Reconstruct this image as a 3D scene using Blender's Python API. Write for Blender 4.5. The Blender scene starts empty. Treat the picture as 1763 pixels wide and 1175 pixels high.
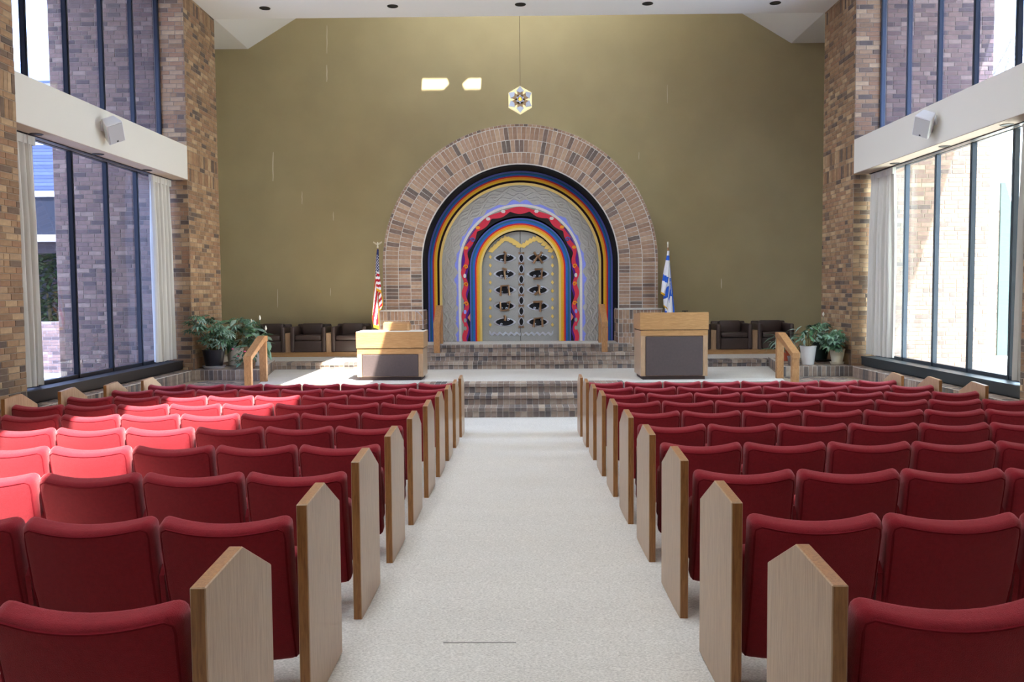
import bpy, bmesh, math, random
from mathutils import Vector, Matrix, Euler
random.seed(7)
S = bpy.context.scene
COL = S.collection
PI = math.pi

# ------------------------------------------------------------------ camera
F = 1480.0
CAMZ = 1.40
cam_d = bpy.data.cameras.new('camera')
cam_d.sensor_width = 36.0
cam_d.lens = F / 1763.0 * 36.0
cam_d.clip_start = 0.05
cam_d.clip_end = 300
cam = bpy.data.objects.new('camera', cam_d)
COL.objects.link(cam)
CAM_ROT = (Matrix.Rotation(0.01088, 3, 'Z') @ Matrix.Rotation(PI / 2 - 0.0570, 3, 'X') @ Matrix.Rotation(-0.0075, 3, 'Z'))
cam.matrix_world = Matrix.Translation((0.013, 0, CAMZ)) @ CAM_ROT.to_4x4()
S.camera = cam

# ------------------------------------------------------------------ light
SUN_A, SUN_B = 1 / 3.35, 0.47          # sun travels (-A, +B, -1)
w = bpy.data.worlds.new('world'); S.world = w; w.use_nodes = True
bg = w.node_tree.nodes['Background']
bg.inputs[0].default_value = (0.86, 0.93, 1.0, 1)
bg.inputs[1].default_value = 1.0
sun_d = bpy.data.lights.new('sun', 'SUN')
sun_d.energy = 3.6
sun_d.color = (1.0, 0.94, 0.85)
sun_d.angle = math.radians(0.53)
sun = bpy.data.objects.new('sun', sun_d); COL.objects.link(sun)
sun.rotation_mode = 'QUATERNION'
sun.rotation_quaternion = Vector((-SUN_A, SUN_B, -1)).to_track_quat('-Z', 'Y')
sun.location = (6, -8, 20)
S.view_settings.view_transform = 'Standard'
S.view_settings.look = 'None'
S.view_settings.gamma = 1.0
S.view_settings.use_curve_mapping = False
S.view_settings.exposure = 3.55
S.cycles.use_denoising = True
S.cycles.max_bounces = 10
S.cycles.diffuse_bounces = 6
S.cycles.glossy_bounces = 4
S.cycles.transparent_max_bounces = 12
S.cycles.caustics_reflective = False
S.cycles.caustics_refractive = False
S.cycles.sample_clamp_indirect = 8.0

# ------------------------------------------------------------------ helpers
def lin(r, g, b):
    f = lambda c: (c / 255) / 12.92 if c <= 10.31 else (((c / 255) + 0.055) / 1.055) ** 2.4
    return (f(r), f(g), f(b), 1)

def newmat(name):
    m = bpy.data.materials.new(name); m.use_nodes = True
    return m, m.node_tree, m.node_tree.nodes['Principled BSDF']

def mat(name, rgb, rough=0.6, metal=0.0, noise=0.0, scale=8.0, bump=0.0, bscale=60.0, stretch=(1, 1, 1), spec=0.5, sheen=0.0, coord='Object'):
    """plain procedural material: base colour with a noise variation and a fine bump"""
    m, nt, p = newmat(name)
    c = lin(*rgb)
    p.inputs['Base Color'].default_value = c
    p.inputs['Roughness'].default_value = rough
    p.inputs['Metallic'].default_value = metal
    p.inputs['Specular IOR Level'].default_value = spec
    if sheen:
        p.inputs['Sheen Weight'].default_value = sheen
        p.inputs['Sheen Roughness'].default_value = 0.5
        p.inputs['Sheen Tint'].default_value = (1.0, 0.5, 0.53, 1)
    if noise or bump:
        tc = nt.nodes.new('ShaderNodeTexCoord'); mp = nt.nodes.new('ShaderNodeMapping')
        mp.inputs['Scale'].default_value = stretch
        nt.links.new(tc.outputs[coord], mp.inputs['Vector'])
    if noise:
        n = nt.nodes.new('ShaderNodeTexNoise'); n.inputs['Scale'].default_value = scale; n.inputs['Detail'].default_value = 5
        nt.links.new(mp.outputs[0], n.inputs['Vector'])
        r = nt.nodes.new('ShaderNodeValToRGB')
        r.color_ramp.elements[0].position = 0.3; r.color_ramp.elements[1].position = 0.7
        lo, hi = 1 - noise, 1 + noise
        r.color_ramp.elements[0].color = (c[0] * lo, c[1] * lo, c[2] * lo, 1)
        r.color_ramp.elements[1].color = (min(1, c[0] * hi), min(1, c[1] * hi), min(1, c[2] * hi), 1)
        nt.links.new(n.outputs['Fac'], r.inputs[0]); nt.links.new(r.outputs[0], p.inputs['Base Color'])
    if bump:
        n2 = nt.nodes.new('ShaderNodeTexNoise'); n2.inputs['Scale'].default_value = bscale; n2.inputs['Detail'].default_value = 3
        nt.links.new(mp.outputs[0], n2.inputs['Vector'])
        b = nt.nodes.new('ShaderNodeBump'); b.inputs['Strength'].default_value = bump; b.inputs['Distance'].default_value = 0.01
        nt.links.new(n2.outputs['Fac'], b.inputs['Height']); nt.links.new(b.outputs[0], p.inputs['Normal'])
    return m

def wood(name, rgb, rgb2, stretch, rough=0.35, scale=6.0, coord='Object'):
    m, nt, p = newmat(name)
    tc = nt.nodes.new('ShaderNodeTexCoord'); mp = nt.nodes.new('ShaderNodeMapping'); mp.inputs['Scale'].default_value = stretch
    nt.links.new(tc.outputs[coord], mp.inputs['Vector'])
    oi = nt.nodes.new('ShaderNodeObjectInfo'); ad = nt.nodes.new('ShaderNodeVectorMath'); ad.operation = 'ADD'
    mu = nt.nodes.new('ShaderNodeMath'); mu.operation = 'MULTIPLY'; mu.inputs[1].default_value = 40
    nt.links.new(oi.outputs['Random'], mu.inputs[0]); nt.links.new(mp.outputs[0], ad.inputs[0]); nt.links.new(mu.outputs[0], ad.inputs[1])
    n = nt.nodes.new('ShaderNodeTexNoise'); n.inputs['Scale'].default_value = scale; n.inputs['Detail'].default_value = 8
    n.inputs['Roughness'].default_value = 0.65; n.inputs['Distortion'].default_value = 0.6
    nt.links.new(ad.outputs[0], n.inputs['Vector'])
    r = nt.nodes.new('ShaderNodeValToRGB'); r.color_ramp.elements[0].position = 0.32; r.color_ramp.elements[1].position = 0.66
    r.color_ramp.elements[0].color = lin(*rgb2); r.color_ramp.elements[1].color = lin(*rgb)
    nt.links.new(n.outputs['Fac'], r.inputs[0]); nt.links.new(r.outputs[0], p.inputs['Base Color'])
    p.inputs['Roughness'].default_value = rough
    return m

def glassmat(name, tint, refl=0.05):
    m = bpy.data.materials.new(name); m.use_nodes = True; nt = m.node_tree; nt.nodes.clear()
    o = nt.nodes.new('ShaderNodeOutputMaterial'); mx = nt.nodes.new('ShaderNodeMixShader')
    t = nt.nodes.new('ShaderNodeBsdfTransparent'); t.inputs[0].default_value = (*tint, 1)
    g = nt.nodes.new('ShaderNodeBsdfGlossy'); g.inputs['Roughness'].default_value = 0.02
    lw = nt.nodes.new('ShaderNodeLayerWeight'); lw.inputs[0].default_value = 0.5
    pw = nt.nodes.new('ShaderNodeMath'); pw.operation = 'POWER'; pw.inputs[1].default_value = 5
    mm = nt.nodes.new('ShaderNodeMath'); mm.operation = 'MULTIPLY_ADD'; mm.inputs[1].default_value = 0.7; mm.inputs[2].default_value = refl
    nt.links.new(lw.outputs['Facing'], pw.inputs[0]); nt.links.new(pw.outputs[0], mm.inputs[0]); nt.links.new(mm.outputs[0], mx.inputs[0])
    nt.links.new(t.outputs[0], mx.inputs[1]); nt.links.new(g.outputs[0], mx.inputs[2]); nt.links.new(mx.outputs[0], o.inputs[0])
    return m

class MB:
    """collects boxes, prisms, tubes... and builds ONE mesh object"""
    def __init__(s): s.v = []; s.f = []; s.mi = []
    def add(s, vs, fs, mi=0):
        o = len(s.v); s.v += [tuple(p) for p in vs]
        for f in fs: s.f.append(tuple(i + o for i in f)); s.mi.append(mi)
        return s
    def box(s, x0, x1, y0, y1, z0, z1, mi=0, M=None):
        vs = [(x, y, z) for z in (z0, z1) for y in (y0, y1) for x in (x0, x1)]
        if M is not None: vs = [M @ Vector(p) for p in vs]
        return s.add(vs, [(0, 2, 3, 1), (4, 5, 7, 6), (0, 1, 5, 4), (2, 6, 7, 3), (0, 4, 6, 2), (1, 3, 7, 5)], mi)
    def prism(s, pts, axis, a, b, mi=0, M=None):
        """polygon pts (2-D) extruded along axis from a to b; x: pts=(y,z); y: pts=(x,z); z: pts=(x,y)"""
        def mk(p, t):
            return {'x': (t, p[0], p[1]), 'y': (p[0], t, p[1]), 'z': (p[0], p[1], t)}[axis]
        n = len(pts); vs = [mk(p, a) for p in pts] + [mk(p, b) for p in pts]
        if M is not None: vs = [M @ Vector(p) for p in vs]
        fs = [tuple(range(n - 1, -1, -1)), tuple(range(n, 2 * n))] + [(i, (i + 1) % n, n + (i + 1) % n, n + i) for i in range(n)]
        return s.add(vs, fs, mi)
    def tube(s, pts, r, n=8, mi=0, cap=True):
        pts = [Vector(p) for p in pts]; rs = r if isinstance(r, (list, tuple)) else [r] * len(pts)
        vs = []; up = Vector((0.123, 0.31, 0.94)).normalized()
        for i, p in enumerate(pts):
            d = (pts[min(i + 1, len(pts) - 1)] - pts[max(i - 1, 0)])
            if d.length < 1e-9: d = Vector((0, 0, 1))
            d.normalize(); a = d.cross(up)
            if a.length < 1e-3: a = d.cross(Vector((1, 0, 0)))
            a.normalize(); b = d.cross(a)
            vs += [p + (a * math.cos(2 * PI * k / n) + b * math.sin(2 * PI * k / n)) * rs[i] for k in range(n)]
        fs = [(i * n + k, i * n + (k + 1) % n, (i + 1) * n + (k + 1) % n, (i + 1) * n + k) for i in range(len(pts) - 1) for k in range(n)]
        if cap: fs += [tuple(range(n - 1, -1, -1)), tuple(range((len(pts) - 1) * n, len(pts) * n))]
        return s.add(vs, fs, mi)
    def lathe(s, prof, n=24, c=(0, 0, 0), mi=0):
        vs = [(c[0] + r * math.cos(2 * PI * k / n), c[1] + r * math.sin(2 * PI * k / n), c[2] + z) for r, z in prof for k in range(n)]
        fs = [(i * n + k, i * n + (k + 1) % n, (i + 1) * n + (k + 1) % n, (i + 1) * n + k) for i in range(len(prof) - 1) for k in range(n)]
        fs += [tuple(range(n - 1, -1, -1)), tuple(range((len(prof) - 1) * n, len(prof) * n))]
        return s.add(vs, fs, mi)
    def mesh(s, name, mats, smooth=None):
        me = bpy.data.meshes.new(name); me.from_pydata(s.v, [], s.f)
        for m in (mats if isinstance(mats, (list, tuple)) else [mats]): me.materials.append(m)
        if any(s.mi): me.polygons.foreach_set('material_index', s.mi)
        bm = bmesh.new(); bm.from_mesh(me); bmesh.ops.recalc_face_normals(bm, faces=bm.faces); bm.to_mesh(me); bm.free()
        if smooth is not None:
            me.polygons.foreach_set('use_smooth', [True] * len(me.polygons)); me.set_sharp_from_angle(angle=math.radians(smooth))
        return me
    def build(s, name, mats, parent=None, smooth=None):
        return link(name, s.mesh(name, mats, smooth), parent)

def link(name, me, parent=None, loc=None, M=None):
    o = bpy.data.objects.new(name, me); COL.objects.link(o)
    if parent is not None: o.parent = parent
    if loc is not None: o.location = loc
    if M is not None: o.matrix_basis = M
    return o

def tag(o, label, cat, group=None):
    o['label'] = label; o['category'] = cat
    if group: o['group'] = group
    return o

def thing(name, label, cat, loc=(0, 0, 0), rz=0.0, group=None):
    o = bpy.data.objects.new(name, None); COL.objects.link(o)
    o.location = loc; o.rotation_euler = (0, 0, rz); o.empty_display_size = 0.2
    return tag(o, label, cat, group)

def struct(o, label, cat):
    o['kind'] = 'structure'; return tag(o, label, cat)

def copy_tree(o, parent=None):
    c = o.copy(); COL.objects.link(c)
    if parent is not None: c.parent = parent
    for ch in list(o.children): copy_tree(ch, c)
    return c

R_T = CAM_ROT.transposed()
def proj(p):
    q = R_T @ (Vector(p) - Vector((0.013, 0, CAMZ)))
    if q.z > -0.05: return None
    return (881.5 + F * q.x / -q.z, 587.5 - F * q.y / -q.z)
def at(x, y, Y):
    """world point on the plane at depth Y that a photo position looks at (used to read sizes off)"""
    d = CAM_ROT @ Vector(((x - 881.5) / F, -(y - 587.5) / F, -1))
    return Vector((0.013, 0, CAMZ)) + d * (Y / d.y)
def floor_z(y): return -0.0435 * max(0, min(y, 12.0)) + 0.0435 * max(0, -y) * 0

ORD = ['zeroth', 'first', 'second', 'third', 'fourth', 'fifth', 'sixth', 'seventh', 'eighth', 'ninth', 'tenth']

# ------------------------------------------------------------------ materials
M = {}
def carpet(name, a, b):
    m, nt, p = newmat(name)
    tc = nt.nodes.new('ShaderNodeTexCoord'); mp = nt.nodes.new('ShaderNodeMapping'); mp.inputs['Scale'].default_value = (0.55, 1.3, 1)
    nt.links.new(tc.outputs['Object'], mp.inputs[0])
    n = nt.nodes.new('ShaderNodeTexNoise'); n.inputs['Scale'].default_value = 150; n.inputs['Detail'].default_value = 4; n.inputs['Roughness'].default_value = 0.7
    n2 = nt.nodes.new('ShaderNodeTexNoise'); n2.inputs['Scale'].default_value = 1.6; n2.inputs['Detail'].default_value = 4
    nt.links.new(mp.outputs[0], n.inputs['Vector']); nt.links.new(mp.outputs[0], n2.inputs['Vector'])
    r = nt.nodes.new('ShaderNodeValToRGB'); r.color_ramp.elements[0].position = 0.33; r.color_ramp.elements[1].position = 0.62
    r.color_ramp.elements[0].color = lin(*a); r.color_ramp.elements[1].color = lin(*b)
    nt.links.new(n.outputs['Fac'], r.inputs[0])
    mx = nt.nodes.new('ShaderNodeMix'); mx.data_type = 'RGBA'; mx.blend_type = 'MULTIPLY'; mx.inputs[0].default_value = 0.25
    r2 = nt.nodes.new('ShaderNodeValToRGB'); r2.color_ramp.elements[0].position = 0.35; r2.color_ramp.elements[0].color = (0.82, 0.81, 0.79, 1); r2.color_ramp.elements[1].position = 0.65
    nt.links.new(n2.outputs['Fac'], r2.inputs[0]); nt.links.new(r.outputs[0], mx.inputs[6]); nt.links.new(r2.outputs[0], mx.inputs[7])
    nt.links.new(mx.outputs[2], p.inputs['Base Color'])
    p.inputs['Roughness'].default_value = 0.95; p.inputs['Specular IOR Level'].default_value = 0.1
    b_ = nt.nodes.new('ShaderNodeBump'); b_.inputs['Strength'].default_value = 0.35; b_.inputs['Distance'].default_value = 0.004
    nt.links.new(n.outputs['Fac'], b_.inputs['Height']); nt.links.new(b_.outputs[0], p.inputs['Normal'])
    return m
M['carpet'] = carpet('beige speckled carpet', (166, 161, 154), (220, 216, 209))
M['wall'] = mat('olive tan wall covering', (170, 157, 121), 0.8, noise=0.05, scale=1.2, bump=0.05, bscale=300, spec=0.2)
M['ceiling'] = mat('white ceiling paint', (224, 222, 218), 0.9, spec=0.2, bump=0.03, bscale=80)
M['beam'] = mat('cream beam paint', (214, 209, 198), 0.8, spec=0.3)
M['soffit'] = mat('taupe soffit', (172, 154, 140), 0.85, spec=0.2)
M['mortar'] = mat('brown mortar', (146, 131, 114), 0.95, noise=0.12, scale=20, spec=0.1)
M['mortar_light'] = mat('pale mortar', (196, 190, 182), 0.95, noise=0.1, scale=20, spec=0.1)
M['mortar_out'] = mat('outside mortar', (150, 140, 134), 0.95, spec=0.1)
def brickset(prefix, cols, wts):
    out = []
    for i, c in enumerate(cols):
        out.append(mat(prefix + ' brick %d' % i, c, 0.85, noise=0.16, scale=14, bump=0.15, bscale=70, stretch=(1, 1, 1), spec=0.25))
    return out, wts
BR_IN = brickset('tan', [(156, 125, 94), (136, 108, 82), (176, 148, 114), (114, 95, 79), (147, 113, 86), (97, 84, 74), (163, 135, 105)], [5, 4, 2, 2, 4, 1.2, 3])
BR_ARCH = brickset('rose', [(158, 130, 108), (142, 115, 97), (173, 147, 123), (117, 99, 89), (150, 121, 101), (104, 92, 84), (164, 136, 115)], [5, 4, 2, 2, 4, 1.4, 4])
BR_STEP = brickset('step', [(152, 134, 120), (132, 116, 105), (168, 152, 136), (110, 99, 93), (144, 126, 113), (98, 92, 90)], [4, 4, 2, 3, 3, 2])
BR_OUT = brickset('outside', [(140, 112, 98), (124, 100, 90), (156, 130, 112), (102, 86, 80), (132, 106, 92)], [4, 4, 2, 2, 3])
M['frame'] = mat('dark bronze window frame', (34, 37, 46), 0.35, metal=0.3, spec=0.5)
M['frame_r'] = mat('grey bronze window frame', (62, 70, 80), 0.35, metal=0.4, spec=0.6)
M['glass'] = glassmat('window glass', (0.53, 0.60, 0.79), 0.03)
M['glass_r'] = glassmat('window glass brightened view', (0.85, 0.94, 1.0), 0.03)  # same glass, tint lightened so the right-hand view burns out
M['glass_clear'] = glassmat('clear skylight glass', (0.96, 0.97, 0.98), 0.03)
M['seat'] = mat('red wool upholstery', (138, 29, 40), 0.9, noise=0.1, scale=60, bump=0.35, bscale=420, spec=0.12, sheen=0.5)
M['seat_back'] = M['seat']
M['piping'] = mat('dark red piping', (118, 26, 36), 0.9, spec=0.1)
M['steel'] = mat('dark steel standard', (40, 34, 34), 0.5, spec=0.4)
M['oak_v'] = wood('oak grain upright', (190, 160, 128), (162, 130, 100), (14, 14, 1.1), 0.3)
M['oak_edge'] = wood('oak edge', (168, 118, 66), (128, 84, 44), (18, 18, 1.4), 0.4)
M['oak_h'] = wood('oak grain level', (192, 150, 102), (164, 120, 76), (1.1, 10, 14), 0.35)
M['oak_rail'] = wood('oak rail', (176, 130, 86), (142, 99, 60), (9, 2.5, 2.5), 0.4)
M['panel'] = mat('brown leather panel', (82, 70, 68), 0.55, noise=0.08, scale=30, bump=0.1, bscale=200, spec=0.4)
M['plinth'] = mat('dark brown plinth', (62, 44, 40), 0.6)
M['leather'] = mat('dark brown leather', (66, 52, 47), 0.45, noise=0.1, scale=12, bump=0.08, bscale=160, spec=0.5)
M['white_top'] = mat('off white surface', (222, 216, 206), 0.4)
M['black'] = mat('black fitting', (18, 18, 18), 0.5)
M['blackfelt'] = mat('black felt', (30, 29, 30), 0.9, spec=0.1)
M['speaker'] = mat('white speaker plastic', (226, 226, 226), 0.5)
M['grille'] = mat('pale grille cloth', (186, 184, 186), 0.8, bump=0.2, bscale=500)
M['curtain'] = mat('grey beige curtain', (206, 202, 192), 0.9, noise=0.06, scale=40, stretch=(1, 1, 0.05), spec=0.1)
M['heater'] = mat('dark convector', (40, 36, 36), 0.5, metal=0.2)

# ------------------------------------------------------------------ dimensions
XW = 5.60          # face of piers and beams
XG = 6.05          # window plane
PY1, PY2 = 14.59, 16.06
NY1, NY2 = 8.18, 9.65
ZC = 6.45          # main ceiling
ZP = -0.065        # stage carpet
ZR = 0.068         # rear step
ZL = 0.357         # ark landing
YB = 18.85         # end wall
FX = 7.88          # outer end of the brick fins
ZF = floor_z(13.0)

# ------------------------------------------------------------------ floor, ceiling, walls
mb = MB()
ys = [-6.0, 0.0, 12.0, 13.9]
prev = None
vs = []
for y in ys:
    vs += [(-6.0, y, floor_z(y)), (6.0, y, floor_z(y)), (-6.0, y, floor_z(y) - 0.3), (6.0, y, floor_z(y) - 0.3)]
fs = []
for i in range(len(ys) - 1):
    a, b = 4 * i, 4 * i + 4
    fs += [(a, a + 1, b + 1, b), (a + 2, b + 2, b + 3, a + 3), (a, b, b + 2, a + 2), (a + 1, a + 3, b + 3, b + 1)]
fs += [(0, 2, 3, 1), (12, 13, 15, 14)]
mb.add(vs, fs)
floor = struct(mb.build('floor', M['carpet']), 'pale grey beige speckled carpet of the sloping centre aisle and hall', 'floor')
# worn dark seam line lying in the carpet
mb = MB()
ya, yb_ = 3.75, 3.757
mb.box(-0.345, -0.02, ya, yb_, floor_z(ya) - 0.01, floor_z(ya) + 0.0012)
mb.box(-0.345, -0.322, ya - 0.002, yb_ + 0.003, floor_z(ya) - 0.01, floor_z(ya) + 0.0015)
mb.build('carpet_seam', mat('dark seam', (140, 136, 132), 0.95), floor)

# main ceiling slab with two sky-light wells on the left of the ridge
WX0, WX1 = -1.915, -0.446
WELLS = [(0.2, 9.6 - 6.15 * SUN_B), (12.3 - 7.3 * SUN_B, 17.64 - 6.38 * SUN_B)]
mb = MB()
mb.box(-8.1, WX0, -6.2, PY2, ZC, ZC + 0.35)
mb.box(WX1, -WX1, -6.2, PY2, ZC, ZC + 0.35); mb.box(-WX0, 8.1, -6.2, PY2, ZC, ZC + 0.35)
yy = -6.2
for a, b in WELLS:
    mb.box(-WX1, -WX0, yy, a, ZC, ZC + 0.35); yy = b
    # added hood over an unseen extra well, open left for sunless sky light
    mb.box(-WX0, -WX0 + .1, a - .1, b + .1, ZC + .35, 8.75); mb.box(-WX1 - .25, -WX0 + .1, a - .1, b + .1, 8.75, 8.85)
    mb.box(-WX1, -WX0, a - .1, a, ZC + .35, 8.75); mb.box(-WX1, -WX0, b, b + .1, ZC + .35, 8.75)
mb.box(-WX1, -WX0, yy, PY2, ZC, ZC + 0.35)
yy = -6.2
for a, b in WELLS:
    mb.box(WX0, WX1, yy, a, ZC, ZC + 0.35); yy = b
mb.box(WX0, WX1, yy, PY2, ZC, ZC + 0.35)
ceil = struct(mb.build('ceiling', M['ceiling']), 'flat white ceiling over the hall with round black downlights', 'ceiling')
for a, b in WELLS:
    mb = MB(); mb.box(WX0 - 0.05, WX1 + 0.05, a - 0.05, b + 0.05, ZC + 0.355, ZC + 0.365)
    mb.build('skylight_pane', M['glass_clear'], ceil)

# end wall (olive) with rear side walls and the raised roof of the ark bay
wb = struct(MB().box(-7.6, 7.6, YB, YB + 0.3, -0.6, 9.2).build('wall_back', M['wall']), 'tall olive tan end wall behind the brick arch', 'wall')
scr = mat('pale scratch in the wall covering', (206, 198, 172), 0.8)
for (x, y0, y1, wd) in [(563, 44, 92, 1.4), (563, 112, 141, 2.0), (470, 262, 312, 1.8), (520, 330, 352, 1.2), (569, 496, 510, 1.2), (1149, 146, 178, 1.0), (1242, 480, 497, 1.6), (478, 498, 530, 1.2), (574, 365, 380, 1.0), (1100, 262, 275, 1.0)]:
    a, b = at(x, y1, YB), at(x, y0, YB); hw = wd / F * YB / 2
    mbs = MB(); n = 5
    pts = [(a.x + (b.x - a.x) * i / n + random.uniform(-.5, .5) * hw, a.z + (b.z - a.z) * i / n) for i in range(n + 1)]
    ws = [hw * (0.35 + 0.65 * math.sin(PI * (i + .4) / (n + .8))) for i in range(n + 1)]
    prof = [(p[0] - q, p[1]) for p, q in zip(pts, ws)] + [(p[0] + q, p[1]) for p, q in reversed(list(zip(pts, ws)))]
    mbs.prism(prof, 'y', YB - 0.004, YB + 0.01).build('wall_scratch', scr, wb)
for sgn, nm in ((-1, 'left'), (1, 'right')):
    x = sgn * 7.3
    struct(MB().box(min(x, x + sgn * .3), max(x, x + sgn * .3), PY2, YB, -0.6, 7.0).build('wall_%s_alcove' % nm, M['wall']), 'olive side wall of the ark bay on the %s, behind the brick pier' % nm, 'wall')
ZT = 8.713; CLX = 2.5
mb = MB()
for s in (-1, 1):
    xs = sorted((s * 5.85, s * 7.6)); mb.box(xs[0], xs[1], PY2, YB, 6.69, 6.80)
    mb.prism([(s * 5.85, 6.69), (s * 2.5, 8.713), (s * 2.5, 8.80), (s * 5.85, 6.80)], 'y', PY2, YB)
# flat top with two narrow roof lights (sun patches on the end wall)
ZT = 8.713; CLX = 2.5
mb2 = MB(); T = 0.02
sl = [(-1.285, -0.66), (-0.39, 0.042)]; SY0, SY1 = YB - 2.83 * SUN_B - .055, YB - 2.57 * SUN_B - .06
mb.box(-2.5, 2.5, PY2, SY0, ZT, ZT + T); mb.box(-2.5, 2.5, SY1, YB, ZT, ZT + T)
mb.box(-2.5, sl[0][0], SY0, SY1, ZT, ZT + T); mb.box(sl[0][1], sl[1][0], SY0, SY1, ZT, ZT + T); mb.box(sl[1][1], 2.5, SY0, SY1, ZT, ZT + T)
ym = (SY0 + SY1) / 2
x = sl[0][1]; mb.prism([(x, SY0), (x - .09, SY0), (x, ym)], 'z', ZT, ZT + T); mb.prism([(x, SY1), (x, ym), (x - .09, SY1)], 'z', ZT, ZT + T)
x = sl[1][0]; mb.prism([(x, SY0), (x, ym), (x + .10, SY0)], 'z', ZT, ZT + T); mb.prism([(x, SY1), (x + .10, SY1), (x, ym)], 'z', ZT, ZT + T)
x = sl[0][0]; mb.prism([(x, SY0), (x + .06, SY0), (x, SY1)], 'z', ZT, ZT + T)
x = sl[1][1]; mb.prism([(x, SY1), (x, SY0 + .02), (x - .05, SY1)], 'z', ZT, ZT + T)
for sg in (-1, 1):
    xs = sorted((sg * CLX, sg * 7.6)); mb.box(xs[0], xs[1], PY2 - 0.15, PY2, ZC + 0.35, 8.9)
mb.box(-CLX, CLX, PY2 - .15, PY2, ZC + .35, 7.55); mb.box(-CLX, CLX, PY2 - .15, PY2, 8.62, 8.9)  # unseen clerestory opening, added to light the end wall
mb.box(-CLX - 1.2, CLX + 1.2, PY2 - 1.25, PY2, ZT, ZT + .09)          # added unseen canopy that keeps the sun out of the added clerestory
for i in range(6):
    x = -CLX + 2 * CLX * i / 5; mb.box(x - .03, x + .03, PY2 - .1, PY2 - .04, ZC + .42, 8.62)
struct(mb.build('ceiling_alcove', M['ceiling']), 'white sloping ceiling rising over the ark bay behind the hall ceiling', 'ceiling')

# back of the hall behind the viewer
struct(MB().box(-7, 7, -6.3, -6.0, -0.3, ZC).build('wall_rear', BR_IN[0][1]), 'plain brown wall behind the viewer at the rear of the hall', 'wall')

# ------------------------------------------------------------------ brickwork
def brick_mesh(l, h, d, mats_i, cache={}):
    key = (round(l, 4), round(h, 4), round(d, 4), mats_i.name)
    if key not in cache:
        b = 0.004
        mbk = MB(); x, z = l / 2, h / 2
        vs = [(-x, 0, -z), (x, 0, -z), (x, 0, z), (-x, 0, z), (-x + b, -d, -z + b), (x - b, -d, -z + b), (x - b, -d, z - b), (-x + b, -d, z - b)]
        mbk.add(vs, [(4, 5, 6, 7), (0, 1, 5, 4), (1, 2, 6, 5), (2, 3, 7, 6), (3, 0, 4, 7)])
        me = bpy.data.meshes.new('brick'); me.from_pydata(mbk.v, [], mbk.f); me.materials.append(mats_i)
        cache[key] = me
    return cache[key]

class Bricks:
    """gathers bricks (matrix, length, height) and builds the 300 largest in view as parts, the rest as one part"""
    def __init__(s, parent, bset, depth=0.006): s.p = parent; s.mats, s.w = bset; s.l = []; s.d = depth
    def add(s, c, u, v, l, h, mi=None):
        u = Vector(u).normalized(); v = Vector(v).normalized(); n = v.cross(u)      # the brick's face looks along u x v
        mtx = Matrix((u, n, v)).transposed().to_4x4() ; mtx.translation = Vector(c)
        mi = random.choices(range(len(s.mats)), s.w)[0] if mi is None else mi
        s.l.append((mtx, l, h, mi, s.d * random.uniform(0.75, 1.25)))
    def area(s, e):
        ps = []
        for a, b in ((-1, -1), (1, -1), (1, 1), (-1, 1)):
            q = proj(e[0] @ Vector((a * e[1] / 2, 0, b * e[2] / 2)))
            if q is None: return 0
            ps.append(q)
        cx = sum(p[0] for p in ps) / 4; cy = sum(p[1] for p in ps) / 4
        if not (-5 < cx < 1768 and -5 < cy < 1180): return 0
        return abs(sum(ps[i][0] * ps[(i + 1) % 4][1] - ps[(i + 1) % 4][0] * ps[i][1] for i in range(4))) / 2
    def finish(s, most=300, stuff_name='brickwork'):
        for e in s.l: pass
        order = sorted(s.l, key=lambda e: -s.area(e)); big = [e for e in order[:most] if s.area(e) > 12]; rest = order[len(big):]
        for e in big:
            link('brick', brick_mesh(e[1], e[2], s.d, s.mats[e[3]]), s.p, M=e[0])
        if rest:
            mbk = MB()
            for mtx, l, h, mi, d in rest:
                x, z, b = l / 2, h / 2, 0.004
                vs = [(-x, 0, -z), (x, 0, -z), (x, 0, z), (-x, 0, z), (-x + b, -s.d, -z + b), (x - b, -s.d, -z + b), (x - b, -s.d, z - b), (-x + b, -s.d, z - b)]
                mbk.add([mtx @ Vector(q) for q in vs], [(4, 5, 6, 7), (0, 1, 5, 4), (1, 2, 6, 5), (2, 3, 7, 6), (3, 0, 4, 7)], mi)
            me = bpy.data.meshes.new(stuff_name); me.from_pydata(mbk.v, [], mbk.f)
            for m in s.mats: me.materials.append(m)
            me.polygons.foreach_set('material_index', mbk.mi)
            o = link(stuff_name, me, s.p); o['kind'] = 'stuff'

CH, BL, JT = 0.0735, 0.2235, 0.009
def bond(B, o, u, width, z0, z1, soldiers=(), jt=JT, phase=0):
    """running bond on a vertical face: o = lower start corner, u = run direction; the outward side is -(u x z)"""
    o = Vector(o); u = Vector(u); zz = Vector((0, 0, 1)); z = z0; k = phase
    while z < z1 - 0.02:
        band = next(((a, b) for a, b in soldiers if a <= z + 0.03 < b), None)
        if band and z + BL <= z1 + 0.05:
            n = max(1, round(width / CH)); cw = width / n
            for i in range(n):
                B.add(o + u * (cw * (i + .5)) + zz * (z + BL / 2), u, zz, cw - jt, BL - jt)
            z += BL; continue
        h = min(CH, z1 - z)
        x = -BL * (0.5 if k % 2 else 0.0) - random.choice((0, 0, .055))
        while x < width - 0.005:
            l = BL if random.random() < .82 else BL / 2
            a, b = max(0, x), min(width, x + l)
            if b - a > 0.03:
                B.add(o + u * ((a + b) / 2) + zz * (z + h / 2), u, zz, b - a - jt, h - jt)
            x += l
        z += h; k += 1

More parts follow.
